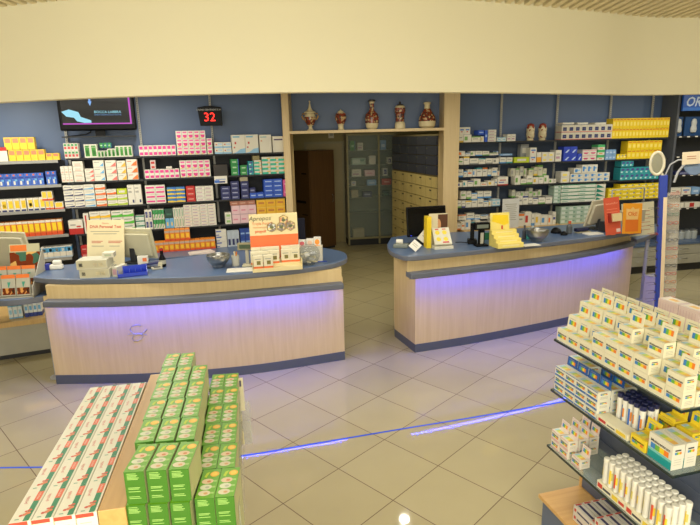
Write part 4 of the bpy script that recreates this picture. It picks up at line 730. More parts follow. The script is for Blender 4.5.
# ------------------------------------------------------------------ things on the left counter
def xyz(px, py, z): p = at(px, py, z); return (p.x, p.y, z)
ZT = 1.09
def screen_back(name, label, loc, rz, w_, h_, tilt, col, cat='monitor', foot=.02):
    t = thing(name, label, cat, loc, rz); M = T(0, 0, foot+.03) @ Matrix.Rotation(R(tilt), 4, 'X')
    b = MB(); b.box(-w_/2, w_/2, -.012, .012, 0, h_, col, M); b.box(-w_/2+.03, w_/2-.03, -.045, -.012, .04, h_-.05, col, M); b.build('housing', t, bevel=.008)
    b = MB(); b.box(-w_/2+.02, w_/2-.02, .012, .015, .02, h_-.02, BLACK, M); b.build('screen', t)
    b = MB(); b.box(-.1, .1, -.1, .08, 0, .015, DARK); b.box(-.03, .03, -.07, -.04, .015, h_*.5, DARK); b.build('foot', t, bevel=.004); return t
BEIGE = mat((196, 190, 160), .5)
screen_back('monitor', 'beige backed monitor between the leaning notice and the pens, left counter', tuple(Vector(xyz(136, 263, ZT))+Vector((0, .04, 0))), R(-14), .5, .33, 12, BEIGE)
# small low boxes, two stacked and one on top
M3 = [((.02, .15, .98, .95, (196, 190, 160))), (.08, .3, .2, .7, (90, 90, 86)), (.55, .3, .68, .7, (224, 214, 176)), (.72, .3, .86, .7, (224, 214, 176))]
c0 = Vector(xyz(95, 278, ZT))
for k, (dz, dx, rz, lab) in enumerate(((0, 0, 4, 'lower flat white carton of the pair on the left counter'), (.085, -.015, 7, 'upper flat white carton of the pair on the left counter'))):
    o = copyobj(carton_mesh(((204, 200, 178), M3), .27, .2, .083, 'test_kit_box', top=[(.05, .1, .95, .9, (190, 188, 170))]), 'test_kit_box', T(c0.x+dx, c0.y, ZT+dz) @ Matrix.Rotation(R(rz), 4, 'Z')); tag(o, lab, 'box')
o = copyobj(carton_mesh(((206, 202, 184), [(.2, .3, .8, .7, (170, 180, 150))]), .1, .1, .045), 'test_kit_box', T(c0.x+.1, c0.y+.1, ZT+.17) @ Matrix.Rotation(R(10), 4, 'Z')); tag(o, 'small white carton lying on the flat pair', 'box')
o = copyobj(carton_mesh(((202, 198, 180), [(.1, .2, .9, .8, (190, 150, 160))]), .05, .16, .09), 'test_kit_box', T(c0.x+.175, c0.y+.03, ZT) @ Matrix.Rotation(R(-12), 4, 'Z')); tag(o, 'small end carton right of the flat pair on counter', 'box')
# leaning notice
t = thing('leaning_notice', 'cream printed notice leaning on the left counter before the monitor', 'notice', tuple(Vector(xyz(106, 266, ZT))), R(-6)); LM = Matrix.Rotation(R(-12), 4, 'X')
PAP = mat((226, 212, 170), .6); b = MB(); b.box(-.2, .2, -.003, .003, 0, .47, PAP, LM); b.build('sheet', t); b = MB(); b.box(-.04, .04, .0, .14, 0, .006, PAP); b.box(-.03, .03, .135, .14, 0, .25, PAP, Matrix.Rotation(R(12), 4, 'X')); b.build('stand', t)
b = MB()
for z, x0, x1, c in ((.35, -.16, .15, (150, 146, 130)), (.325, -.13, .12, (150, 146, 130)), (.25, -.15, -.03, (196, 90, 80)), (.235, -.15, -.05, (196, 90, 80)), (.25, .03, .18, (196, 90, 80)), (.235, .03, .16, (196, 90, 80)), (.2, -.15, -.02, (150, 146, 130)), (.2, .04, .15, (150, 146, 130)), (.04, -.1, .1, (150, 146, 130))): b.box(x0, x1, -.0042, -.003, z, z+.006, mat(c), LM)
b.build('printed_line', t)['kind'] = 'stuff'
text('Nuovo', .026, mat((200, 110, 90)), LM @ T(0, -.004, .435) @ FRONT, t); text('DNA Personal Test', .042, mat((196, 50, 44)), LM @ T(0, -.004, .40) @ FRONT, t, bold=.0006)
# blue tray with dividers
t = thing('pen_tray', 'bright blue plastic tray with compartments on the left counter', 'tray', xyz(133, 275, ZT), R(22)); BP = mat((44, 70, 190), .3)
b = MB(); b.box(-.13, .13, -.07, .07, 0, .008, BP); b.box(-.13, .13, -.07, -.066, 0, .035, BP); b.box(-.13, .13, .066, .07, 0, .08, BP)
for x in (-.13, .126): b.prism([(-.07, 0), (.07, 0), (.07, .08), (-.07, .035)], x, x+.004, BP); n = len(b.v); [b.v.__setitem__(i, (b.v[i][2], b.v[i][0], b.v[i][1])) for i in range(n-8-8, n)]
b.build('tray_body', t)
for k in range(4): b = MB(); x = -.08+k*.052; b.box(x, x+.003, -.066, .066, .008, .05, BP); b.build('divider', t)
o = copyobj(carton_mesh((W1, [(.5, .55, .9, .85, (230, 120, 60)), (.1, .1, .5, .18, (150, 150, 140))]), .1, .03, .12), 'medicine_box', T(*xyz(143.5, 268, ZT)) @ Matrix.Rotation(R(4), 4, 'Z')); tag(o, 'white box with orange flower behind the blue tray', 'box')
# dark pouch, stapler, ink bottle
t = thing('stapler', 'dark blue and grey stapler beside the beige monitor', 'stapler', xyz(152, 268, ZT), R(15))
b = MB(); b.box(-.1, .1, -.025, .025, 0, .012, DARK); b.build('base', t, bevel=.004); b = MB(); b.box(-.1, .07, -.02, .02, .035, .055, mat((36, 44, 96), .4), Matrix.Rotation(R(-6), 4, 'Y')); b.build('arm', t, bevel=.004); b = MB(); b.box(.06, .1, -.018, .018, .012, .05, BEIGE); b.build('hinge', t, bevel=.003)
t = thing('card_reader', 'small grey card reader right of the stapler, left counter', 'card reader', xyz(157, 269, ZT), R(30)); b = MB(); b.box(-.05, .05, -.04, .04, 0, .02, GREYB); b.build('case', t, bevel=.005); b = MB(); b.box(-.03, .03, -.03, .01, .02, .023, DARK); b.build('keypad', t)
t = thing('spray_bottle', 'small black bottle with red cap on the left counter', 'bottle', xyz(163, 266.5, ZT), 0)
b = MB(); b.lathe([(.03, 0), (.034, .01), (.034, .08), (.02, .11), (.014, .13)], BLACK, 18); b.lathe([(.0345, .03), (.0345, .07)], GREYB, 18); b.build('body', t); b = MB(); b.lathe([(.016, .13), (.016, .17), (.008, .19), (0, .19)], BLACK, 14); b.lathe([(.017, .165), (.017, .185), (0, .186)], mat((190, 30, 30)), 14); b.build('cap', t)
# tape roll and white item at far left behind
t = thing('tape_dispenser', 'small white tape dispenser at the left end of the counter', 'tape dispenser', xyz(57, 269, ZT), R(10)); b = MB(); b.box(-.06, .06, -.03, .03, 0, .05, WHITE); b.box(-.03, .05, -.025, .025, .05, .09, WHITE); b.build('body', t, bevel=.012); b = MB(); b.box(-.1, -.06, -.03, .03, 0, .06, mat((40, 50, 150))); b.build('end_cap', t, bevel=.004)
def bowl(px, py, z, r, label):
    t = thing('steel_bowl', label, 'bowl', xyz(px, py, z)); 
    b = MB(); pr = [(.0, .004), (.05, .004), (.055, 0), (.06, .006)]+[(r*math.sin(a), .012+r*.92*(1-math.cos(a))) for a in [R(d) for d in range(36, 91, 9)]]+[(r*1.0, .02+r*.92)]+[(r*.96*math.sin(a), .02+r*.93*(1-math.cos(a))) for a in [R(d) for d in range(90, -1, -9)]]
    b.lathe(pr, STEEL, 32); b.build('shell', t); 
    q = random.Random(5); 
    return t, q
t, q = bowl(219, 267, ZT, .115, 'polished steel bowl of wrapped sweets on the left counter')
def sweets(px, py, z, r, lab, grp):
    c = Vector(xyz(px, py, z)); q = random.Random(8); me = {}
    for k in range(16):
        a = k*2.4; rad = r*.75*math.sqrt((k+.5)/16); hh = z+.075 if k < 16 else z
        cn, cc = [('cream', (226, 206, 140)), ('yellow', (226, 196, 70)), ('white', (226, 224, 214))][k % 3]
        if cn not in me: b = MB(); b.lathe([(0, -.012), (.012, -.008), (.015, 0), (.012, .008), (0, .012)], mat(cc, .3), 10); b.box(-.03, -.012, -.008, .008, -.001, .001, mat(cc, .3)); b.box(.012, .03, -.008, .008, -.001, .001, mat(cc, .3)); me[cn] = b.data('wrapped_sweet')
        o = copyobj(me[cn], 'wrapped_sweet', T(c.x+rad*math.cos(a), c.y+rad*math.sin(a), hh+.012*(k % 2)) @ Matrix.Rotation(a*3, 4, 'Z')); tag(o, cn+' '+lab, 'sweet', grp+' '+cn)
sweets(219, 267, ZT, .1, 'wrapped sweet in the steel bowl, left counter', 'sweets in the left bowl')
t = thing('pen_cup', 'clear plastic cup of pens beside the steel bowl', 'cup', xyz(236, 266, ZT)); CLR = mat((206, 206, 196), .1, alpha=.55)
b = MB(); b.lathe([(.03, 0), (.035, .004), (.04, .11), (.038, .11), (.032, .006)], CLR, 20); b.build('cup', t)
for k, (cn, cc) in enumerate((('orange', (230, 140, 50)), ('yellow', (232, 200, 80)), ('white', (220, 216, 204)))):
    b = MB(); a = k*2.1; b.tube([(0, 0, 0), (.02*math.cos(a), .02*math.sin(a), .14)], .006, mat(cc, .4)); p = xyz(236, 266, ZT); tag(b.build('pen', loc=(p[0]-.005*math.cos(a), p[1]-.005*math.sin(a), p[2]+.006)), cn+' pen standing in the clear cup', 'pen')
t = thing('price_display', 'beige customer price display on a post, left counter', 'display', xyz(248, 266, ZT), R(2))
b = MB(); b.box(-.05, .05, -.04, .04, 0, .02, BEIGE); b.build('base', t, bevel=.004); b = MB(); b.box(-.016, .016, -.012, .012, .02, .17, GREYB); b.build('post', t); b = MB(); b.box(-.09, .09, -.02, .03, .165, .235, mat((140, 134, 104), .5)); h_ = b.build('head', t, bevel=.005); b = MB(); b.box(-.07, .07, -.022, -.02, .18, .22, mat((66, 84, 66), .2)); b.build('window', h_)
b = MB(); b.box(-.125, .125, -.08, .08, 0, .003, WHITE); tag(b.build('paper_sheet', loc=xyz(240, 270, ZT), rz=R(8)), 'white paper sheet lying near the beige price display', 'paper')
b = MB(); b.box(-.02, .02, -.005, .015, 0, .06, mat((50, 130, 80))); tag(b.build('medicine_box', loc=xyz(253.5, 262, ZT)), 'small green pack behind the price display', 'box')
# propolis display
HP = Vector(xyz(278, 271, ZT)); t = thing('counter_display', 'cream and orange propolis display with honeycomb pictures', 'display', tuple(HP), R(12))
CRM = mat((224, 208, 158), .6); ORM = mat((228, 108, 44), .5); b = MB()
for k, (y, z) in enumerate(((0, .035), (.07, .06), (.14, .085))): b.box(-.235, .235, y, y+.07, 0, z, CRM)
b.box(-.235, -.231, -.005, .22, 0, .1, CRM); b.box(.231, .235, -.005, .22, 0, .1, CRM); b.build('tray', t)
LM = T(0, .21, 0) @ Matrix.Rotation(R(-8), 4, 'X'); b = MB(); b.box(-.235, .235, 0, .006, 0, .52, CRM, LM); b.box(-.234, .234, -.002, 0, .06, .31, ORM, LM); b.build('back_card', t)
HX = [(.1, .45, (190, 120, 60)), (-.02, .385, (180, 186, 170)), (.075, .385, (110, 90, 60)), (.165, .39, (150, 110, 70)), (.13, .46, (170, 130, 50))]
b = MB()
for x, z, c in HX[:4]:
    for r_, cc, e in ((.052, (150, 120, 60), .003), (.044, c, .004)): b.face([LM @ Vector((x+r_*math.cos(R(60*k+30)), -e, z+r_*math.sin(R(60*k+30)))) for k in range(6)], pattern('bee_photo_%d' % int(x*100+200), c, (206, 176, 90), (90, 70, 40), 60) if r_ < .05 else mat(cc))
    b.face([LM @ Vector((x+.02*math.cos(R(40*k)), -.005, z+.016*math.sin(R(40*k)))) for k in range(9)], mat((90, 96, 50)))
b.build('honeycomb_picture', t)['kind'] = 'stuff'
text('Apropos', .06, mat((96, 90, 66)), LM @ T(-.13, -.003, .475) @ FRONT, t, shear=.2); text('Tripla Forza!', .038, mat((226, 110, 60)), LM @ T(-.11, -.003, .425) @ FRONT, t); text('benessere gola', .022, mat((226, 130, 80)), LM @ T(-.13, -.003, .39) @ FRONT, t); text('propoli', .036, mat((226, 100, 50)), LM @ T(-.13, -.003, .35) @ FRONT, t, bold=.001)
pb = carton_mesh(((222, 214, 186), [(0, 0, 1, .16, (226, 110, 50)), (.35, .3, .75, .6, (120, 110, 50)), (.15, .72, .8, .78, (150, 150, 140))]), .088, .05, .12, 'propolis_box')
pos = [(-.18, .0, .035, 0), (-.085, .0, .035, 0), (-.2, .07, .06, 1), (-.11, .07, .06, 1), (-.02, .07, .06, 1), (-.19, .14, .085, 2), (-.1, .14, .085, 2), (-.01, .14, .085, 2), (.09, .085, .06, 1), (.18, .085, .06, 1), (.1, .15, .085, 2), (.19, .15, .085, 2)]
cnt = {}
RM = T(*HP) @ Matrix.Rotation(R(12), 4, 'Z')
for x, y, z, r_ in pos:
    i = cnt.get((r_, x > .05), 0); cnt[(r_, x > .05)] = i+1
    o = copyobj(pb, 'propolis_box', RM @ T(x, y+.008, z)); tag(o, 'small white orange box, %s in the %s row, %s half of propolis display' % (ORD[i], ['front', 'middle', 'back'][r_], 'right' if x > .05 else 'left'), 'box', 'propolis boxes')
# glass bowl with packs
c = Vector(xyz(309, 264, ZT)); t = thing('glass_bowl', 'round clear glass bowl of wrapped samples near counter end', 'bowl', tuple(c)); b = MB()
b.lathe([(.0, .003), (.06, .0)]+[(.115*math.sin(R(a)), .1-.105*math.cos(R(a))) for a in range(35, 141, 10)]+[(.07, .19), (.072, .187)], mat((150, 156, 154), .06, alpha=.3, noise=0), 28); b.build('bowl_wall', t)
q = random.Random(4); mm = []
for cn, cc in (('white', (224, 222, 214)), ('silver', (176, 178, 176)), ('cream', (216, 206, 170))):
    b = MB(); b.box(-.03, .03, -.02, .02, -.006, .006, mat(cc, .35)); mm.append((cn, b.data('sample_sachet')))
for k in range(18):
    a = k*2.4; rd = .065*math.sqrt((k % 6+.5)/6); cn, me = mm[k % 3]
    tag(copyobj(me, 'sample_sachet', T(c.x+rd*math.cos(a), c.y+rd*math.sin(a), ZT+.035+.032*(k//6)) @ Matrix.Rotation(a, 4, 'Z') @ Matrix.Rotation(R(q.uniform(-40, 40)), 4, 'X')), cn+' sachet inside the round glass bowl', 'sachet', 'sachets in glass bowl '+cn)
for k, (dx, hh, cc, lab) in enumerate(((-.075, .06, (226, 110, 120), 'pink dotted'), (.005, .07, (232, 196, 170), 'peach dotted'), (.08, .085, (240, 150, 50), 'orange dotted'))):
    circ = [(.5+.34*math.cos(R(a)), .5+.34*math.sin(R(a))) for a in range(0, 360, 24)]
    o = copyobj(carton_mesh(((228, 224, 214), [('poly', circ, cc), (.1, .02, .9, .1, cc)]), .072, .07, hh), 'sample_pack', T(c.x+dx, c.y+.15, ZT+.151)); tag(o, lab+' small white pack above the glass bowl', 'pack')
b = MB(); b.box(-.11, .13, .06, .17, 0, .15, mat((210, 204, 186), .6)); tag(b.build('sample_box', loc=(c.x, c.y+.065, ZT)), 'pale box carrying round packs behind the glass bowl', 'box')
b = MB(); b.tube([(-.06, 0, .004), (.06, .015, .004)], .004, mat((40, 70, 170))); tag(b.build('pen', loc=xyz(321, 262, ZT)), 'blue pen lying right of the glass bowl', 'pen')
u, z = E0.hit(328, 277, -.0)
tx = text('farmacia', .05, mat((160, 150, 130), .4), T(*xyz(328, 277, .94)) @ Matrix.Rotation(R(22), 4, 'Z') @ T(0, -.015, 0) @ FRONT, shear=.3); tx.name = 'counter_lettering'; tag(tx, 'small grey script lettering at right end of left counter', 'lettering')

# leaflet display and monitor on the left wing
ZW = .9075; t = thing('leaflet_display', 'grey leaflet display with orange sachets and date picture at far left', 'display', (-3.26, 4.93, ZW), R(8))
GP = mat((176, 172, 158), .5); b = MB()
for k, (y, z) in enumerate(((-.14, .02), (0, .16))): b.box(-.3, .25, y, y+.13, 0, z*.45, GP)
for x in (-.3, .25): b.box(x-.006, x, -.16, .2, 0, .02, GP); b.mesh([(x-.006, -.16, 0), (x, -.16, 0), (x, .2, 0), (x-.006, .2, 0), (x-.006, -.14, .1), (x, -.14, .1), (x, .2, .42), (x-.006, .2, .42)], [(0, 1, 5, 4), (1, 2, 6, 5), (2, 3, 7, 6), (3, 0, 4, 7), (4, 5, 6, 7)], GP)
b.build('stand', t); LM = T(0, .15, .12) @ Matrix.Rotation(R(-10), 4, 'X')
b = MB(); b.box(-.06, .22, 0, .004, .02, .34, mat((190, 186, 150), .6), LM); b.box(-.05, .1, -.001, 0, .27, .33, mat((228, 120, 50)), LM); b.face([LM @ Vector(p) for p in ((-.06, -.001, .03), (.22, -.001, .03), (.22, -.001, .26), (-.06, -.001, .26))], pattern('date_photo', (120, 50, 24), (226, 176, 100), (70, 110, 90), 16)); b.build('picture_card', t)
sm = MB(); sm.box(-.06, .06, -.004, .01, 0, .2, mat((178, 176, 160), .4)); sm.box(-.06, .06, -.005, -.004, .165, .2, mat((230, 120, 50))); sm.face([(-.055, -.0052, .01), (.055, -.0052, .01), (.055, -.0052, .075), (-.055, -.0052, .075)], pattern('fruit_photo', (110, 50, 26), (214, 150, 80), (60, 40, 30), 40)); sm.face([(-.01, -.0052, .13), (.02, -.0052, .13), (0, -.0052, .07)], mat((60, 150, 130))); sme = sm.data('snack_sachet')
LR = T(-3.26, 4.93, ZW) @ Matrix.Rotation(R(8), 4, 'Z')
for r_ in range(3):
    for k in range(4):
        if r_ == 2: continue
        tag(copyobj(sme, 'snack_sachet', LR @ T(-.23+k*.128, -.125+r_*.14, .02+r_*.055) @ Matrix.Rotation(R(-12), 4, 'X')), 'orange topped sachet, %s, %s row of the leaflet display' % (ORD[k], ['front', 'rear'][r_]), 'sachet', 'sachets in leaflet display')
b = MB(); b.box(-.06, .06, 0, .012, 0, .1, WHITE); b.box(-.04, .04, -.001, 0, .02, .06, GREYB); tag(b.build('price_card', loc=(-3.44, 4.98, ZW+.165)), 'white price card left of the date picture', 'card')
screen_back('monitor', 'large pale monitor seen from behind at the far left edge', (-3.55, 5.42, ZW+.0), R(-16), .72, .52, 12, mat((196, 190, 166), .5))

# ------------------------------------------------------------------ things on the right counter
ZR = 1.13
t = thing('monitor', 'black flat monitor standing at the left end of the right counter', 'monitor', xyz(427, 241, ZR), R(14)); M = T(0, 0, .06) @ Matrix.Rotation(R(-8), 4, 'X')
b = MB(); b.box(-.24, .24, -.015, .02, 0, .34, BLACK, M); b.build('housing', t, bevel=.008); b = MB(); b.box(-.225, .225, -.017, -.015, .025, .325, mat((8, 8, 10), .15), M); b.build('screen', t); b = MB(); b.box(-.11, .11, -.08, .1, 0, .014, BLACK); b.box(-.03, .03, 0, .03, .014, .12, BLACK); b.build('foot', t, bevel=.004); b = MB(); b.box(-.205, -.195, -.018, -.017, .01, .018, mat((60, 70, 255), emit=2), M); b.build('power_light', t)
t = thing('card_terminal', 'grey card terminal with paper roll at the left counter corner', 'card terminal', xyz(401, 247.5, ZR), R(-15)); b = MB(); b.box(-.08, .08, -.05, .06, 0, .04, mat((120, 126, 118), .5)); b.build('case', t, bevel=.01); b = MB(); b.lathe([(.0, -.035), (.025, -.035), (.025, .035), (0, .035)], WHITE, 16, M=T(-.02, .03, .06) @ Matrix.Rotation(R(90), 4, 'Y')); b.build('paper_roll', t)
t = thing('keyboard', 'black keyboard lying before the black monitor', 'keyboard', xyz(414, 244.5, ZR), R(14)); b = MB(); b.box(-.13, .17, -.05, .05, 0, .015, BLACK); b.build('base', t, bevel=.004); b = MB(); [b.box(-.122+i*.0165, -.110+i*.0165, -.04+j*.02, -.025+j*.02, .015, .019, DARK) for i in range(15) for j in range(4)]; b.build('keys', t)['kind'] = 'stuff'
def card(px, py, z, w_, h_, lab, tilt, col=WHITE, roll=0, name='price_card', rz=0):
    M = Matrix.Rotation(R(tilt), 4, 'X') @ Matrix.Rotation(R(roll), 4, 'Y'); b = MB(); b.box(-w_/2, w_/2, -.002, .002, 0, h_, col, M); b.box(-w_*.35, w_*.3, -.003, -.002, h_*.6, h_*.66, GREYB, M); b.box(-w_*.3, w_*.3, -.003, -.002, h_*.4, h_*.46, GREYB, M)
    p = xyz(px, py, z); mz = min(v[2] for v in b.v); return tag(b.build(name, loc=(p[0], p[1], z-mz), rz=R(rz)), lab, 'card')
card(412, 251.5, ZR, .1, .1, 'white square card standing on its corner, right counter', -35, roll=45)
card(422, 246, ZR, .14, .14, 'white card on its corner behind the yellow box', -10, roll=40)
t = thing('counter_display', 'yellow edged display box with face photo on the right counter', 'display', xyz(437, 247, ZR), R(10))
b = MB(); b.box(-.13, -.08, -.04, .06, 0, .34, mat((232, 200, 30), .5)); b.build('yellow_side', t)
b = MB(); b.box(-.08, .13, .04, .05, 0, .36, mat((214, 204, 170), .6)); b.face([(.02, .039, .12), (.13, .039, .12), (.13, .039, .35), (.02, .039, .35)], mat((84, 50, 30), .5)); b.face([(.02+.035*math.cos(R(a))+.0, .038, .235+.07*math.sin(R(a))) for a in range(-90, 91, 20)], mat((206, 150, 104))); b.face([(.024, .0375, .2), (.04, .0375, .2), (.04, .0375, .21), (.024, .0375, .21)], mat((170, 60, 50))); b.box(-.07, .0, .036, .04, .14, .2, mat((130, 190, 150))); b.build('back_card', t)
LM = Matrix.Rotation(R(-38), 4, 'X'); b = MB(); b.box(-.06, .13, -.02, .0, 0, .2, mat((214, 210, 190), .5), T(0, -.1, .04) @ LM); b.box(-.07, .14, -.13, .02, 0, .03, mat((214, 210, 190), .5))
for x in (-.01, .07):
    for z in (.06, .14): b.mesh([(T(0, -.1, .04) @ LM) @ Vector((x+.026*math.cos(R(a)), -.021, z+.026*math.sin(R(a)))) for a in range(0, 360, 30)], [tuple(range(12))], mat((236, 210, 60)))
for x in (-.01, .07): b.box(x-.02, x+.02, -.0225, -.021, .175, .185, mat((206, 50, 50)), T(0, -.1, .04) @ LM)
b.box(.03, .1, -.0225, -.021, .015, .03, mat((206, 50, 50)), T(0, -.1, .04) @ LM); b.build('product_tray', t)
t = thing('price_display', 'black customer display on a post beside the yellow display', 'display', xyz(481, 246, ZR), R(8)); b = MB(); b.box(-.07, .07, -.05, .05, 0, .02, BLACK); b.build('base', t, bevel=.008); b = MB(); b.box(-.03, .03, -.02, .02, .02, .2, BLACK); b.box(-.018, .018, -.022, -.02, .03, .15, GREYB); b.build('post', t); b = MB(); b.box(-.085, .085, -.03, .03, .18, .26, BLACK); h_ = b.build('head', t, bevel=.006); b = MB(); b.box(-.065, .065, -.032, -.03, .2, .24, mat((110, 118, 108), .2)); b.build('window', h_)
t = thing('telephone', 'black telephone handset in its cradle behind the black price display', 'telephone', xyz(472, 243.5, ZR), R(-8)); b = MB(); b.box(-.05, .05, -.05, .05, 0, .05, BLACK); b.build('cradle', t, bevel=.006); b = MB(); b.box(-.022, .022, -.01, .02, .045, .23, BLACK); b.build('handset', t, bevel=.008); b = MB(); b.tube([(-.05, 0, .01), (-.12, .05, .006), (-.18, .04, .006)], .004, BLACK); b.build('cord', t)
t = thing('counter_display', 'pale yellow stepped cardboard display on the right counter', 'display', xyz(507, 246.5, ZR), R(14)); YC = mat((232, 214, 120), .6); b = MB()
for k in range(4): b.box(-.15, .15, -.08+k*.05, -.03+k*.05, 0, .05+k*.04, YC); b.box(-.1, .1, -.081+k*.05, -.08+k*.05, .02+k*.04, .035+k*.04, mat((236, 224, 160)))
b.build('step_tray', t); b = MB(); b.box(-.13, .1, .12, .126, 0, .36, YC, Matrix.Rotation(R(-5), 4, 'X')); b.face([(x, .088+.0, z) for x, z in ()] or [Matrix.Rotation(R(-5), 4, 'X') @ Vector(p) for p in ((-.11, .119, .27), (.04, .119, .22), (.09, .119, .24), (.08, .119, .33), (-.1, .119, .34))], mat((238, 206, 40))); b.box(.0, .02, .118, .12, .17, .22, mat((190, 60, 40)), Matrix.Rotation(R(-5), 4, 'X')); b.build('back_card', t)
b = MB(); b.box(-.045, .045, -.01, .01, 0, .08, mat((40, 110, 70))); tag(b.build('medicine_box', loc=xyz(488, 239.5, ZR), rz=R(10)), 'small dark green pack left of the yellow stepped display', 'box')
for px, cn, cc, h_ in ((524, 'dark capped', (60, 62, 70), .16), (528, 'teal', (70, 170, 160), .13), (532, 'clear', (190, 200, 196), .15)):
    b = MB(); b.lathe([(.02, 0), (.022, .01), (.02, h_*.6), (.01, h_*.75), (.012, h_), (0, h_)], mat(cc, .3), 14); tag(b.build('dropper_bottle', loc=xyz(px, 239, ZR)), cn+' small bottle right of the yellow stepped display', 'bottle')
bowl(537, 241.5, ZR, .125, 'polished steel bowl on the right counter'); sweets(537, 241.5, ZR, .105, 'wrapped sweet in the steel bowl, right counter', 'sweets in the right bowl')
b = MB(); b.box(-.1, .1, -.06, .06, 0, .003, WHITE); tag(b.build('paper_sheet', loc=xyz(530, 245, ZR), rz=R(15)), 'white paper sheet under the front of right steel bowl', 'paper')
# notice on the wall bench
u, _ = WR.hit(510, 230, -.08); t = thing('paper_notice', 'white printed page standing on the wall bench behind the yellow display', 'notice', tuple(WR.pt(u, -.07, .9)), WR.a); b = MB(); b.box(-.14, .14, -.002, .002, 0, .45, mat((216, 216, 212), .6)); b.build('sheet', t)
b = MB(); [b.box(-.1+.02*(k % 3), .1-.015*(k % 2), -.003, -.002, .36-k*.03, .37-k*.03, GREYB) for k in range(9)]; b.build('printed_line', t)['kind'] = 'stuff'
# bits by the second monitor
for px, py, lab, sz_ in ((556, 233, 'black cap shaped hood of the scanner on right counter', .06), (564, 235, 'small black mouse beside the scanner hood', .04)):
    b = MB(); b.lathe([(sz_, 0), (sz_*1.05, sz_*.3), (sz_*.8, sz_*.8), (sz_*.4, sz_*1.1), (0, sz_*1.2)], BLACK, 18); tag(b.build('scanner' if sz_ > .05 else 'mouse', loc=xyz(px, py, ZR)), lab, 'scanner' if sz_ > .05 else 'mouse')
t = thing('spray_bottle', 'small dark bottle with orange cap on the right counter', 'bottle', xyz(569, 233.5, ZR)); b = MB(); b.lathe([(.03, 0), (.034, .01), (.034, .09), (.016, .12)], mat((80, 84, 86), .3), 16); b.build('body', t); b = MB(); b.lathe([(.016, .12), (.018, .15), (0, .152)], mat((206, 90, 50)), 14); b.build('cap', t)
t = thing('stapler', 'dark blue stapler lying before the leaning beige monitor', 'stapler', xyz(583, 232.5, ZR), R(20)); b = MB(); b.box(-.1, .1, -.03, .03, 0, .012, BEIGE); b.build('base', t, bevel=.004); b = MB(); b.box(-.12, .06, -.03, .03, .02, .06, mat((30, 36, 70), .5)); b.build('arm', t, bevel=.008)
b = MB(); b.box(-.1, .1, -.06, .06, 0, .012, WHITE); tag(b.build('paper_pile', loc=xyz(593, 234, ZR), rz=R(12)), 'small white paper pile left of the red poster', 'papers')
screen_back('monitor', 'beige backed monitor leaning behind the red poster', tuple(Vector(xyz(597, 230, ZR))+Vector((0, .1, 0))), R(34), .44, .34, 16, mat((190, 184, 160), .5))
b = MB(); b.box(-.08, .08, -.05, .05, 0, .12, DARK); b.box(-.06, .06, -.053, -.05, .03, .09, GREYB); tag(b.build('receipt_printer', loc=tuple(Vector(xyz(602, 231, ZR))+Vector((.05, -.01, 0))), rz=R(20), bevel=.006), 'dark receipt printer half hidden behind the red poster', 'printer')
t = thing('poster_stand', 'red leaning poster with small gold pack on the right counter', 'poster', xyz(613.5, 235, ZR), R(10)); LM = Matrix.Rotation(R(-8), 4, 'X') @ Matrix.Rotation(R(-4), 4, 'Y'); b = MB(); b.box(-.1, .1, -.003, .003, .008, .44, mat((206, 88, 60), .5), LM); b.box(.04, .09, -.004, -.003, .03, .07, mat((226, 200, 190)), LM); b.build('board', t)
text('inmunoflor', .036, mat((232, 160, 130)), LM @ T(0, -.004, .37) @ FRONT, t); b = MB(); [b.box(-.07, .07, -.004, -.003, .3-k*.035, .308-k*.035, mat((226, 130, 100)), LM) for k in range(3)]; b.build('printed_line', t)['kind'] = 'stuff'
b = MB(); b.box(-.03, .09, -.05, -.004, .16, .25, mat((222, 200, 150), .4), LM); b.box(-.06, -.03, -.03, -.004, .15, .26, mat((150, 40, 30)), LM); b.build('gold_pack', t); b = MB(); b.box(-.03, .03, .0, .09, 0, .004, ORM); b.build('prop', t)
t = thing('poster_stand', 'orange leaning poster with white shield beside the red one', 'poster', xyz(631.5, 234, ZR), R(10)); LM = Matrix.Rotation(R(-7), 4, 'X') @ Matrix.Rotation(R(2), 4, 'Y'); b = MB(); b.box(-.125, .125, -.003, .003, .005, .36, mat((236, 158, 40), .5), LM)
b.box(-.09, .08, -.004, -.003, .03, .17, mat((226, 120, 40)), LM); b.face([LM @ Vector((x, -.0045, z)) for x, z in ((-.08, .17), (.07, .17), (.085, .3), (.03, .29), (0, .32), (-.03, .29), (-.085, .3))], mat((240, 196, 120))); b.build('board', t); text('Oki!', .07, mat((226, 130, 60)), LM @ T(0, -.006, .235) @ FRONT, t, bold=.002); b = MB(); b.box(-.03, .03, .0, .09, 0, .004, ORM); b.build('prop', t)
# leaflet board on the wing
t = thing('leaflet_stand', 'white leaflet board with metal frame on the wing of the right counter', 'stand', (3.86, 6.94, .9525), R(22)); b = MB(); b.box(-.3, .28, -.006, .006, 0, .44, mat((212, 206, 176), .6), Matrix.Rotation(R(-8), 4, 'X')); [b.box(.0 if k % 2 else -.05, .2, -.0075, -.006, .32-k*.05, .327-k*.05, mat((190, 120, 90)), Matrix.Rotation(R(-8), 4, 'X')) for k in range(6)]; b.build('board', t)
b = MB(); b.tube([(-.42, .1, 0), (-.42, .12, .62), (.16, .12, .62), (.16, .1, .0)], .01, ALU); b.build('frame', t); b = MB(); b.box(-.4, .1, .02, .16, 0, .34, mat((176, 170, 150), .6)); b.build('holder', t)
t = thing('waste_bin', 'pale grey bin on the floor beside the counter post', 'bin', tuple(at(652, 307, 0)), R(20)); b = MB(); b.box(-.09, .09, -.09, .09, 0, .42, mat((186, 180, 168), .5)); b.build('body', t, bevel=.01); b = MB(); b.box(-.095, .095, -.095, .095, .42, .44, mat((176, 172, 160), .4)); b.build('lid', t, bevel=.004)

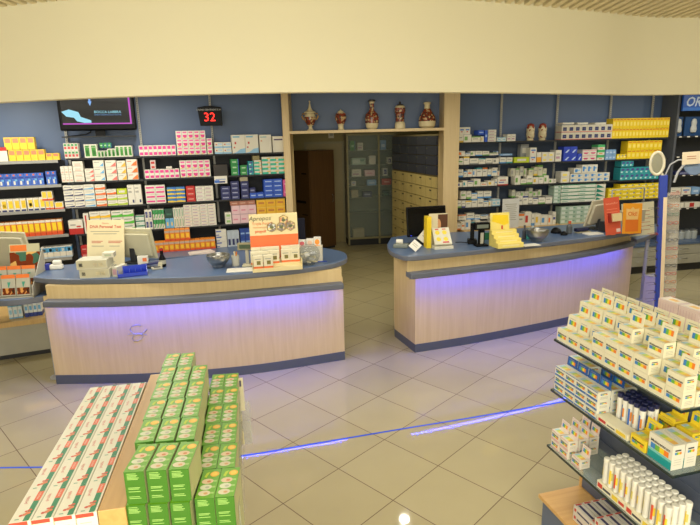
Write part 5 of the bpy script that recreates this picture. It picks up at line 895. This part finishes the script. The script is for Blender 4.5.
# ------------------------------------------------------------------ left gondola with flat white cartons and green boxes
GA = R(101.0-90)                                         # the unit points a little to the left
def GM(x, y, z=0, extra=0): return T(x, y, z) @ Matrix.Rotation(GA+extra, 4, 'Z')
fw = Vector((-math.sin(GA), math.cos(GA))); rt = Vector((math.cos(GA), math.sin(GA)))
Dv = Vector((-.763, 1.361))                              # front left corner of the divider top
t = thing('display_gondola', 'wooden display gondola with divider between white and green boxes', 'display unit', (Dv.x, Dv.y, 0), GA)
b = MB(); b.box(0, .078, 0, .96, .1, 1.245, WOODX); b.build('divider', t, bevel=.002)
b = MB(); b.box(-.30, -.0, .0, .96, .99, 1.02, PINE); b.box(.078, .402, .03, .99, .99, 1.02, PINE); b.build('top_shelf', t)
b = MB(); b.box(-.27, .37, .03, .93, .1, .99, WOODX); b.build('body', t)
b = MB(); b.box(-.25, .4, .05, .91, 0, .1, DARK); b.build('plinth', t)
b = MB(); b.box(.4035, .4075, .03, .95, .9, 1.17, mat((214, 222, 214), .06, alpha=.3, noise=0)); b.build('acrylic_edge', t)
def face_quad(b, M, u0, v0, u1, v1, m): b.face([M @ Vector(p) for p in ((u0, v0, 0), (u1, v0, 0), (u1, v1, 0), (u0, v1, 0))], m)
def disc(b, M, cx, cy, r, m, sx=1, n=18): b.face([M @ Vector((cx+sx*r*math.cos(2*math.pi*k/n), cy+r*math.sin(2*math.pi*k/n), 0)) for k in range(n)], m)
def addtext(b, txt, size, m, M, **k):
    me = text_data(txt, size, m, M, extrude=0, **k); b.mesh([v.co for v in me.vertices], [tuple(p.vertices) for p in me.polygons], m); bpy.data.meshes.remove(me)
# flat white carton: w .057, length .147, height .072
w_, l_, h_ = .0575, .147, .072; b = MB(); WC = mat((232, 228, 206), .4, noise=.01); GR = mat((20, 128, 78), .4, noise=.02); RO = mat((226, 110, 70), .4)
b.box(-w_/2, w_/2, 0, l_, 0, h_, WC); TM = T(0, 0, h_+.0006); U0 = T(0, 0, h_+.0008)
face_quad(b, TM, w_*.12, l_*.0, w_*.40, l_, GR); face_quad(b, U0, w_*.11, l_*.62, w_*.41, l_*.93, RO)
for (x, y, r) in ((.18, .24, .0065), (.06, .2, .006), (.2, .33, .005), (-.1, .18, .005), (.05, .3, .004)): disc(b, T(0, 0, h_+.0009), x*w_, y*l_, r, mat((222, 128, 80) if r > .005 else (206, 90, 60), .4), 1.2, 10)
addtext(b, 'prolife', .014, mat((206, 90, 70)), T(-w_*.25, l_*.68, h_+.0008) @ Matrix.Rotation(R(90), 4, 'Z')); addtext(b, 'VEGETALE', .007, WC, T(w_*.26, l_*.775, h_+.0012) @ Matrix.Rotation(R(90), 4, 'Z'))
face_quad(b, TM, -w_*.3, l_*.06, -w_*.1, l_*.085, mat((110, 160, 130)))
FM = T(0, -.0006, 0) @ FRONT; face_quad(b, FM, -w_/2, h_-.014, w_*.35, h_-.001, mat((214, 74, 54))); [face_quad(b, FM, -w_*.35, h_*.2+k*.012, w_*.2, h_*.2+k*.012+.002, GREYB) for k in range(3)]
wm = b.data('herbal_carton')
w0 = Vector((-.957, 1.263))*1.05; rowd = Vector((-math.sin(R(11.6)), math.cos(R(11.6))))
ROWN = ['front', 'second', 'third', 'fourth', 'fifth', 'rearmost']
for r_ in range(6):
    for c in range(4):
        p = Vector((-1.005, 1.325))+rowd*(r_*.1475)+Vector((.0593, .0105))*(c+.5)+Vector((.0008*r_, 0))
        for k in range(3):
            o = copyobj(wm, 'herbal_carton', T(p.x, p.y, 1.021+k*.0735) @ Matrix.Rotation(R(11.2), 4, 'Z'))
            tag(o, 'flat white green striped carton, %s level, %s row, %s' % (['lowest', 'middle', 'top'][k], ROWN[r_], ORD[c]), 'carton', 'flat white cartons on gondola')
# green box: w .058, length .146, height .1035
w_, l_, h_ = .0585, .1475, .1085; b = MB(); GB = mat((112, 176, 40), .4, noise=.015); GB_SHADE = mat((62, 116, 30), .4, noise=.015); YO = mat((246, 186, 40), .35)  # front and sides a darker green: shade from overhead light put into the colour
b.box(-w_/2, w_/2, 0, l_, 0, h_, GB_SHADE); TM = T(0, 0, h_+.0004); face_quad(b, TM, -w_/2, 0, w_/2, l_, GB); U = T(0, 0, h_+.0009); U2 = T(0, 0, h_+.0013)
disc(b, U, w_*.2, l_*.81, w_*.25, YO); disc(b, U2, w_*.2, l_*.81, w_*.17, mat((248, 210, 90))); b.face([U @ Vector(p) for p in ((-w_*.34, l_*.72, 0), (-w_*.2, l_*.69, 0), (-w_*.08, l_*.9, 0), (-w_*.26, l_*.86, 0))], mat((196, 216, 60)))
for k, (v_, cc) in enumerate(((.56, (232, 206, 170)), (.36, (222, 226, 196)), (.16, (226, 216, 186)))): disc(b, U, -w_*.08, l_*v_, w_*.23, mat(cc), 1.4, 14); disc(b, U2, 0, l_*(v_-.01), w_*.09, mat(((214, 140, 90), (190, 190, 170), (220, 170, 120))[k]), 1.3, 10); face_quad(b, U, w_*.22, l_*(v_-.03), w_*.42, l_*(v_+.03), mat((170, 206, 120)))
FM = T(0, -.0006, 0) @ FRONT
for z in (.93, .88, .84, .8, .76, .5, .46, .38, .22, .17): face_quad(b, FM, -w_*.36, h_*z, w_*(.1+.2*((z*100) % 3)/3), h_*z+.0022, mat((160, 200, 110)))
face_quad(b, FM, -w_/2, h_*.56, w_/2, h_*.565, mat((70, 120, 30))); face_quad(b, FM, -w_/2, h_*.3, w_/2, h_*.305, mat((70, 120, 30)))
SM_ = T(w_/2+.0006, 0, 0) @ Matrix.Rotation(R(90), 4, 'Z') @ FRONT; face_quad(b, SM_, 0, 0, l_, h_, mat((206, 206, 150), .5))
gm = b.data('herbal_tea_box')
rowd = Vector((-math.sin(R(10.9)), math.cos(R(10.9))))
for c in range(3):
    for r_ in range(6):
        if r_ == 5 and c == 2: continue
        base = Vector((-.688, 1.400))+Vector((.0655, .004))*(c+.5)+rowd*(r_*.1505)
        if r_ == 0: base = base+Vector((.0, -.012))
        for k in range(3):
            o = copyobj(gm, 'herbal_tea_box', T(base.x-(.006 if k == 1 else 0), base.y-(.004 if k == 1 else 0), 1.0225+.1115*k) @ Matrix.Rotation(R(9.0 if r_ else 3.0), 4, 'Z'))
            tag(o, 'green herbal box, taller left block, %s level, %s row, %s' % (['lowest', 'middle', 'top'][k], ROWN[r_], ORD[c]), 'box', 'green boxes left block')
for c in range(2):
    for r_ in range(6):
        base = Vector((-.492, 1.412))+Vector((.0602, .006))*(c+.5)+rowd*(r_*.1505)
        for k in range(2):
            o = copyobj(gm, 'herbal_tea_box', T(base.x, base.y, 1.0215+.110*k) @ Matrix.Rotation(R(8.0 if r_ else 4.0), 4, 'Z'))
            tag(o, 'green herbal box, lower right block, %s level, %s row, %s' % (['lower', 'upper'][k], ROWN[r_], ['left column', 'right column'][c]), 'box', 'green boxes right block')
# leaflet holder hooked on the unit's right rear corner
P = at(240, 402, 1.1); t = thing('leaflet_holder', 'clear wall holder with hanging cream leaflets behind the green boxes', 'leaflet holder', (P.x, P.y, .9), GA)
b = MB(); b.box(-.04, .045, 0, .004, 0, .2, mat((206, 206, 200), .1, alpha=.35, noise=0)); b.box(-.04, .045, -.04, -.037, 0, .12, mat((206, 206, 200), .1, alpha=.35, noise=0)); b.box(-.04, .045, -.04, 0, -.003, 0, mat((206, 206, 200), .1, alpha=.35, noise=0)); b.build('pocket', t)
for k, (x, z, w2, h2, rz, cc, lab) in enumerate(((.0, 1.1, .05, .15, 4, (216, 208, 176), 'cream leaflet hanging highest in the clear holder'), (-.03, 1.06, .04, .14, -3, (206, 190, 176), 'narrow printed leaflet at the left of the clear holder'), (-.015, .93, .055, .14, 6, (210, 200, 150), 'lower cream leaflet curling from the clear holder'))):
    b = MB(); n = 6
    for i in range(n):
        z0, z1 = h2*i/n, h2*(i+1)/n; y0, y1 = -.03*(1-i/n)**2, -.03*(1-(i+1)/n)**2
        b.mesh([(-w2/2, y0, z0), (w2/2, y0, z0), (w2/2, y1, z1), (-w2/2, y1, z1), (-w2/2, y0+.003, z0), (w2/2, y0+.003, z0), (w2/2, y1+.003, z1), (-w2/2, y1+.003, z1)], [(0, 1, 2, 3), (7, 6, 5, 4), (0, 3, 7, 4), (1, 5, 6, 2)], mat(cc, .6))
    b.box(-w2*.1, w2*.1, -.035, -.0305, h2*.02, h2*.2, mat((120, 110, 130))) if False else None
    b.box(w2*.15, w2*.32, -.0025, -.0005, h2*.72, h2*.92, mat((90, 88, 110)))
    tag(b.build('leaflet', loc=(P.x+x, P.y-.02-.008*k, z-.02), rz=GA+R(rz)), lab, 'leaflet')

# ------------------------------------------------------------------ right glass-shelf unit
WU = Wall((1.115, 2.742), -75.5)
t = thing('glass_shelf_unit', 'slatwall gondola with glass shelves and wooden plinth at right', 'display unit', tuple(WU.pt(0)), WU.a)
SW = mat((84, 92, 110), .4); b = MB(); b.box(0, 1.6, .27, .33, .2, 1.19, SW)
for k in range(10): b.box(.0, 1.6, .264, .27, .22+k*.1, .30+k*.1, SW)
b.build('slat_panel', t); b = MB(); b.box(-.02, 0, .26, .34, .2, 1.19, WOODX); b.build('end_post', t)
b = MB(); b.box(-.02, 1.62, -.02, .62, .19, .215, WOODX); b.build('plinth_top', t, bevel=.003); b = MB(); b.box(0, 1.6, 0, .6, 0, .19, SLATE); b.build('plinth', t)
GE = mat((196, 214, 206), .05, alpha=.32, noise=0); GEE = mat((36, 48, 46), .2)
for z, L, v1 in ((1.19, .83, .27), (.89, .83, .265), (.54, .83, .265)):
    b = MB(); b.box(.003, L-.003, .003, v1, z, z+.010, GE); s_ = b.build('glass_shelf', t)
    b = MB(); b.box(0, L, -.001, .003, z-.001, z+.011, GEE); b.box(L-.003, L, .003, v1, z-.001, z+.011, GEE); b.box(0, .003, .003, v1, z-.001, z+.011, GEE); b.build('dark_edge', s_)
b = MB(); b.box(-.03, .83, .27, .76, 1.19, 1.20, PINE); b.build('rear_shelf', t)
UM = lambda u, v, z: WU.M(u, v, z)
RB = [(60, 130, 200), (110, 180, 70), (236, 206, 40), (236, 130, 40)]
def rainbow(b, M, x0, z0, x1, z1, n=4, tilt=0):
    for k in range(n):
        a = x0+(x1-x0)*k/n; c_ = x0+(x1-x0)*(k+1)/n; b.face([M @ Vector(p) for p in ((a, z0+tilt*k/n, 0), (c_, z0+tilt*(k+1)/n, 0), (c_, z1+tilt*(k+1)/n, 0), (a, z1+tilt*k/n, 0))], mat(RB[k*4//n], .4))
def vit_mesh(w, d, h, base, kind, foot=None):
    b = MB(); m = mat(base, .4, noise=.01); b.box(-w/2, w/2, 0, d, 0, h, m); F = T(0, -.0006, 0) @ FRONT; F2 = T(0, -.001, 0) @ FRONT
    if foot: face_quad(b, F, -w/2, 0, w/2, h*.14, mat(foot)); face_quad(b, F, -w/2, h*.92, w/2, h, mat(foot))
    if kind == 'teal':
        face_quad(b, F, -w/2, 0, w/2, h*.3, mat((20, 150, 150))); face_quad(b, F, -w/2, h*.3, w/2, h*.4, mat((120, 196, 190)))
    ty = .62 if kind != 'teal' else .74
    addtext(b, 'Multicentrum', w*.15, mat((24, 26, 34)), F2 @ T(0, h*ty, 0) @ Matrix.Rotation(R(0), 4, 'Z'), bold=.0004)
    rainbow(b, F2, -w*.4, h*(ty-.32), w*.36, h*(ty-.1), 8)
    # small rainbow label on the end
    E_ = T(w/2+.0006, 0, 0) @ Matrix.Rotation(R(90), 4, 'Z') @ FRONT; rainbow(b, E_, d*.2, h*.62, d*.75, h*.72, 4); face_quad(b, E_, d*.2, h*.76, d*.7, h*.82, mat((60, 60, 66))); [face_quad(b, E_, d*.2, h*(.2+k*.1), d*.8, h*(.2+k*.1)+.0015, GREYB) for k in range(3)]
    # printed top
    U_ = T(0, 0, h+.0006)
    for k, cc in enumerate(((170, 205, 220), (190, 214, 110), (240, 222, 90), (240, 190, 100))): face_quad(b, U_, -w*.42+w*.21*k, d*.2, -w*.42+w*.21*(k+1), d*.62, mat(cc, .4))
    return b.data('vitamin_box')
def lid_mesh(w, hl, base):
    b = MB(); LMx = Matrix.Rotation(R(-6), 4, 'X'); b.box(-w/2+.002, w/2-.002, 0, .0025, 0, hl, mat(base, .4, noise=.01), LMx); F = LMx @ T(0, -.0006, 0) @ FRONT
    rainbow(b, F, -w*.32, hl*.28, w*.3, hl*.66, 4, -.0); face_quad(b, F, -w*.3, hl*.78, w*.2, hl*.82, GREYB); return b.data('header_card')
def vbox(me, lid, u, v, z, h, label, grp, d, rz=0):
    o = copyobj(me, 'vitamin_box', UM(u, v, z) @ Matrix.Rotation(R(rz), 4, 'Z')); tag(o, label, 'box', grp)
    if lid is not None:
        c = bpy.data.objects.new('header_card', lid); C.objects.link(c); c.parent = o; c.location = (0, d-.004, h)
    return o
IV = (232, 226, 196); w_, d_, h_ = .0865, .062, .068
m1 = vit_mesh(w_, d_, h_, IV, 'w'); lid1 = lid_mesh(w_, .066, IV)
rows = [[1, 1, 1, 2, 2, 2, 2, 1, 2], [2, 2, 2, 2, 3, 2, 3, 2, 1], [3, 3, 3, 3, 3, 3, 2, 3, 2], [3, 3, 3, 3, 3, 3, 3, 2, 2]]
TN = ['lowest', 'second', 'third']; DN = ['front', 'second', 'third', 'rear']
for r_, row in enumerate(rows):
    for c, n in enumerate(row):
        u = .05+c*.0905+.004*(r_ % 2); v = .012+r_*.0655
        for k in range(n):
            top = k == n-1
            vbox(m1, lid1 if top and not (r_ == 0 and c in (3, 4, 5, 6)) else None, u, v, 1.2005+k*(h_+.001), h_, 'ivory vitamin box, top glass shelf, %s row, %s from far end, %s level' % (DN[r_], ['first', 'second', 'third', 'fourth', 'fifth', 'sixth', 'seventh', 'eighth', 'ninth'][c], TN[k]), 'ivory vitamin boxes on the top shelf', d_)
# pale pink tall cartons on the rear shelf
pk = carton_mesh(((230, 212, 206), [(.1+.14*k, .1, .12+.14*k, .9, (214, 186, 190)) for k in range(6)]+[(.1, .0, .9, .06, (190, 90, 110))]), .13, .08, .19, top=[(.1, .1, .9, .9, (236, 224, 200)), (.3, .3, .7, .7, (240, 190, 90))])
for k, (u, v) in enumerate(((.12, .62), (.255, .62))):
    o = copyobj(pk, 'carton', UM(u, v, 1.2005)); tag(o, ['farther', 'nearer'][k]+' tall pale pink carton behind the ivory vitamin boxes', 'carton')
o = copyobj(carton_mesh(((30, 100, 60), [(.1, .4, .9, .7, W1)]), .06, .06, .12), 'medicine_box', UM(.40, .66, 1.2005)); tag(o, 'dark green pack at the right edge behind vitamin boxes', 'box')
# second shelf: blue edged boxes
BI = (226, 224, 206); w_, d_, h_ = .082, .075, .0475
m2 = vit_mesh(w_, d_, h_, BI, 'w', (30, 100, 176)); lid2 = lid_mesh(w_, .05, (30, 84, 160))
for r_, row in enumerate([[3, 3, 3, 3], [4, 4, 3, 3], [4, 3, 3, 3]]):
    for c, n in enumerate(row):
        for k in range(n):
            vbox(m2, lid2 if k == n-1 else None, .055+c*.0855, .012+r_*.079, .9015+k*(h_+.0008), h_, 'blue edged vitamin box, middle shelf, %s row, %s from far end, %s level' % (DN[r_], ['first', 'second', 'third', 'fourth'][c], ['lowest', 'second', 'third', 'top'][k]), 'blue edged vitamin boxes', d_)
def tube_thing(capc, labc, h, r=.0145, red=True):
    b = MB(); b.lathe([(r*.95, 0), (r, .002), (r, h*.86)], mat((226, 224, 214), .35, noise=.01), 18)
    for a0, a1, z0, z1, c_ in ((-150, -30, .1, .8, labc[0]), (-135, -95, .15, .7, labc[1]), (-95, -60, .3, .6, labc[2])):
        n = 6; rr_ = r+.0004+(.0003 if c_ != labc[0] else 0)
        for i in range(n): x0 = R(a0+(a1-a0)*i/n); x1 = R(a0+(a1-a0)*(i+1)/n); b.face([(rr_*math.cos(x0), rr_*math.sin(x0), h*z0), (rr_*math.cos(x1), rr_*math.sin(x1), h*z0), (rr_*math.cos(x1), rr_*math.sin(x1), h*z1), (rr_*math.cos(x0), rr_*math.sin(x0), h*z1)], mat(c_, .4), True)
    root = b.build('vitamin_tube'); b = MB(); b.lathe([(r*1.04, h*.86), (r*1.08, h*.87), (r*1.08, h*.98), (r*.95, h), (0, h)], mat(capc, .35, noise=.01), 18); b.build('cap', root); return root
tr = carton_mesh((IV, [(.05, .25, .3, .75, (200, 60, 50)), (.35, .3, .6, .5, (60, 60, 66)), (.65, .2, .95, .8, (236, 206, 60))]), .2, .07, .03)
for k, (u, v) in enumerate(((.46, .012), )):
    o = copyobj(tr, 'tube_tray', UM(u, v, .9015)); tag(o, 'ivory printed tray in front of the navy capped tubes', 'tray')
# navy capped tubes stand behind the tray
tn = tube_thing((28, 34, 78), [(226, 224, 214), (60, 110, 190), (226, 140, 50)], .155)
i = 0
for r_ in range(3):
    for c in range(5):
        M = UM(.40+c*.035+.01*(r_ % 2), .105+r_*.036, .9015); o = tn if i == 0 else dup(tn); o.matrix_world = M @ Matrix.Rotation(R(20*((i*7) % 5-2)), 4, 'Z'); tag(o, 'navy capped vitamin tube, %s row, %s from the far end of its cluster' % (['front', 'middle', 'rear'][r_], ['first', 'second', 'third', 'fourth', 'fifth'][c]), 'tube', 'navy capped tubes'); i += 1
YB = (236, 208, 50); m3 = vit_mesh(.085, .08, .055, YB, 'w'); lid3 = lid_mesh(.085, .07, YB)
for k, (u, v, z, lab) in enumerate(((.62, .015, .9015, 'yellow vitamin box with raised lid, front of middle shelf'), (.60, .105, .9015, 'yellow vitamin box with raised lid, second row'), (.60, .18, .9015, 'yellow vitamin box at the slat panel, lower'), (.60, .178, .958, 'yellow vitamin box at the slat panel, upper'), (.70, .18, .9015, 'yellow vitamin box behind the teal footed pair, lower'), (.70, .178, .958, 'yellow vitamin box behind the teal footed pair, upper'))):
    vbox(m3, lid3 if k not in (2, 4) else None, u, v, z, .055, lab, 'yellow vitamin boxes', .08) if k < 2 else vbox(m3, lid3 if k in (3, 5) else None, u, v, z, .055, lab, 'yellow vitamin boxes', .08)
m4 = vit_mesh(.125, .062, .115, (226, 222, 204), 'teal')
for k, v in enumerate((.02, .087)): vbox(m4, None, .735, v, .9015, .115, ['front', 'rear'][k]+' large ivory vitamin box with teal foot, middle shelf end', 'teal footed boxes', .062)
# third shelf: pinkish boxes and white capped tubes
m5 = vit_mesh(.068, .062, .052, (228, 220, 204), 'w', (222, 170, 170)); lid5 = lid_mesh(.068, .055, (226, 208, 200))
for r_, row in enumerate([[2, 2], [2, 2], [2, 2]]):
    for c, n in enumerate(row):
        for k in range(n): vbox(m5, lid5 if k == n-1 else None, .05+c*.078, .015+r_*.068, .5515+k*.053, .052, 'pink trimmed vitamin box, lower shelf, %s row, %s, %s level' % (DN[r_], ['far column', 'near column'][c], TN[k] if k == 0 else 'upper'), 'pink trimmed vitamin boxes', .062)
vbox(m5, lid5, .225, .02, .5515, .052, 'single pale pink trimmed box set apart on the lower shelf', None, .062)
tw_ = tube_thing((232, 228, 214), [(222, 218, 204), (210, 80, 50), (236, 206, 60)], .135)
tt2 = tube_thing((232, 228, 214), [(230, 226, 210), (236, 206, 60), (214, 200, 110)], .135)
trm = carton_mesh((IV, [(.03, .2, .2, .8, (206, 70, 50)), (.22, .3, .5, .6, (70, 70, 76)), (.55, .2, .75, .8, (236, 206, 60)), (.78, .3, .97, .7, (206, 70, 50))]), .19, .15, .04)
for k in range(2): o = copyobj(trm, 'tube_tray', UM(.495+k*.194, .012, .5515)); tag(o, 'ivory tray under the white capped tubes, %s from the far end' % ['first', 'second', 'third'][k], 'tray', 'trays of white capped tubes')
i = 0
for c in range(11):
    for r_ in range(4):
        src = tw_ if (c+r_) % 2 == 0 else tt2
        first = (c == 0 and r_ in (0, 1)); M = UM(.43+c*.037, .034+r_*.036, .5925); o = src if first else dup(src); o.matrix_world = M @ Matrix.Rotation(R(15*((i*5) % 7-3)), 4, 'Z')
        tag(o, 'white capped vitamin tube on lower shelf, %s row, %s from the far end' % (DN[r_], ['first', 'second', 'third', 'fourth', 'fifth', 'sixth', 'seventh', 'eighth', 'ninth', 'tenth', 'eleventh', 'twelfth', 'thirteenth', 'fourteenth', 'fifteenth'][c]), 'tube', 'white capped tubes'); i += 1
# boxes on the plinth
m6 = carton_mesh(((206, 200, 186), [(.05, .3, .15, .7, (190, 60, 50)), (.2, .35, .8, .6, (60, 56, 90)), (.85, .3, .95, .7, (190, 60, 50))]), .16, .05, .045, top=[(.1, .3, .8, .6, (60, 56, 90)), (.82, .2, .95, .8, (200, 90, 70)), (.02, .1, .08, .9, (190, 60, 50))])
for r_ in range(4):
    for c in range(3):
        for k in range(3 if c else 2):
            o = copyobj(m6, 'supplement_box', UM(.30+c*.165, .035+r_*.056, .2155+k*.046)); tag(o, 'long grey red box on the wooden plinth, %s row, %s, %s level' % (DN[r_], ['far', 'middle', 'near'][c], TN[k]), 'box', 'supplement boxes on the plinth')

# ------------------------------------------------------------------ reading-glasses stand
P = at(657.5, 352, 0); BLU_ = mat((38, 62, 160), .35); SPN = R(-14)
t = thing('glasses_stand', 'tall blue reading glasses stand with mirror beside the right counter', 'stand', tuple(P), SPN); t.rotation_euler[1] = -R(3.8)
b = MB(); b.box(-.045, .03, -.02, .02, .02, 1.88, BLU_); b.build('post', t, bevel=.006)
b = MB(); b.lathe([(.18, 0), (.18, .015), (.05, .025), (.05, .03)], BLU_, 32); b.build('base', t)
b = MB(); b.box(-.005, .028, -.024, -.02, .58, 1.66, mat((226, 204, 170), .5)); b.build('cream_strip', t)
b = MB(); b.box(.03, .15, -.004, .004, .56, 1.7, mat((214, 206, 190), .2, alpha=.35, noise=0)); b.build('clear_panel', t)
b = MB(); b.box(-.014, .006, -.024, -.02, .33, .42, mat((206, 214, 230))); b.lathe([(0, .43), (.011, .435), (.011, .445), (0, .45)], mat((206, 214, 230)), 10, (-.004, -.018, 0)); b.build('emblem', t)
text('OPTIC', .02, mat((206, 214, 230)), T(-.006, -.022, .3) @ FRONT, t)
MRX = Matrix.Rotation(R(78), 4, 'X'); b = MB(); c_ = (0, 0, 0)
b.tube([(-.07+.062*math.cos(R(a))*1.0, -.01, 2.0+.11*math.sin(R(a))) for a in range(0, 361, 15)], .014, mat((214, 206, 180), .4), 8, False); b.face([(-.07+.058*math.cos(R(a)), -.008, 2.0+.105*math.sin(R(a))) for a in range(0, 360, 15)], mat((180, 184, 186), .03, 1)); b.tube([(-.03, -.0, 1.9), (0, 0, 1.86)], .014, mat((214, 206, 180), .4)); b.build('mirror', t)
b = MB(); b.tube([(0, 0, 1.86), (.05, 0, 1.98), (.12, 0, 2.02), (.2, 0, 2.01)], .008, ALU); b.tube([(.09, 0, 1.8), (.12, 0, 1.9), (.18, 0, 1.98)], .012, ALU); b.build('arm', t)
b = MB(); b.lathe([(0, -.01), (.09, -.01), (.095, 0), (.09, .01), (0, .01)], mat((120, 140, 170), .25, .3), 24, M=T(.27, .03, 1.95) @ MRX); b.build('round_mirror', t)
b = MB(); b.box(.15, .31, -.012, -.006, 1.97, 2.09, mat((222, 206, 176), .5)); [b.box(.19, .27, -.0135, -.012, 2.02+k*.022, 2.027+k*.022, mat((170, 110, 80))) for k in range(2)]; b.build('sign_card', t)
GC = [('dark', (40, 36, 36)), ('red', (170, 50, 44)), ('amber', (190, 110, 60)), ('grey', (120, 120, 124)), ('green', (70, 110, 90))]
gmesh = {}
for cn, cc in GC:
    b = MB(); m = mat(cc, .3)
    for s in (-1, 1): b.tube([(s*.033+.026*math.cos(R(a)), 0, .017*math.sin(R(a))) for a in range(0, 361, 24)], .003, m, 6, False); b.face([(s*.033+.024*math.cos(R(a)), 0, .0155*math.sin(R(a))) for a in range(0, 360, 24)], mat((200, 206, 206), .05, alpha=.25, noise=0)); b.tube([(s*.059, 0, .006), (s*.066, .01, .006), (s*.068, .13, -.004)], .0028, m, 6)
    b.tube([(-.01, 0, .006), (0, -.002, .01), (.01, 0, .006)], .003, m, 6); gmesh[cn] = b.data('reading_glasses')
SMx = T(*P) @ Matrix.Rotation(SPN, 4, 'Z') @ Matrix.Rotation(-R(3.8), 4, 'Y')
num = ['topmost', 'second', 'third', 'fourth', 'fifth', 'sixth', 'seventh', 'eighth', 'ninth', 'tenth', 'eleventh', 'twelfth', 'thirteenth']
order = [0, 2, 4, 1, 3, 0, 1, 2, 0, 1, 2, 1, 2]
for k in range(13):
    z = 1.66-k*.088; cn = GC[order[k]][0]
    tag(copyobj(gmesh[cn], 'reading_glasses', SMx @ T(.092, -.014, z) @ Matrix.Scale(.8, 4)), cn+' reading glasses on the right side of the stand, %s from the top' % num[k] if k else cn+' reading glasses, topmost on the right side of the stand', 'glasses', 'reading glasses on the right side of the stand')
for k in range(13):
    z = 1.64-k*.088; tag(copyobj(gmesh['red' if k == 4 else 'dark'], 'reading_glasses', SMx @ T(-.046, -.0, z) @ Matrix.Rotation(R(90), 4, 'Z') @ Matrix.Scale(.6, 4)), ('red' if k == 4 else 'dark')+' reading glasses on the left edge of the stand, %s from the top' % num[k], 'glasses', 'reading glasses on the left side of the stand')
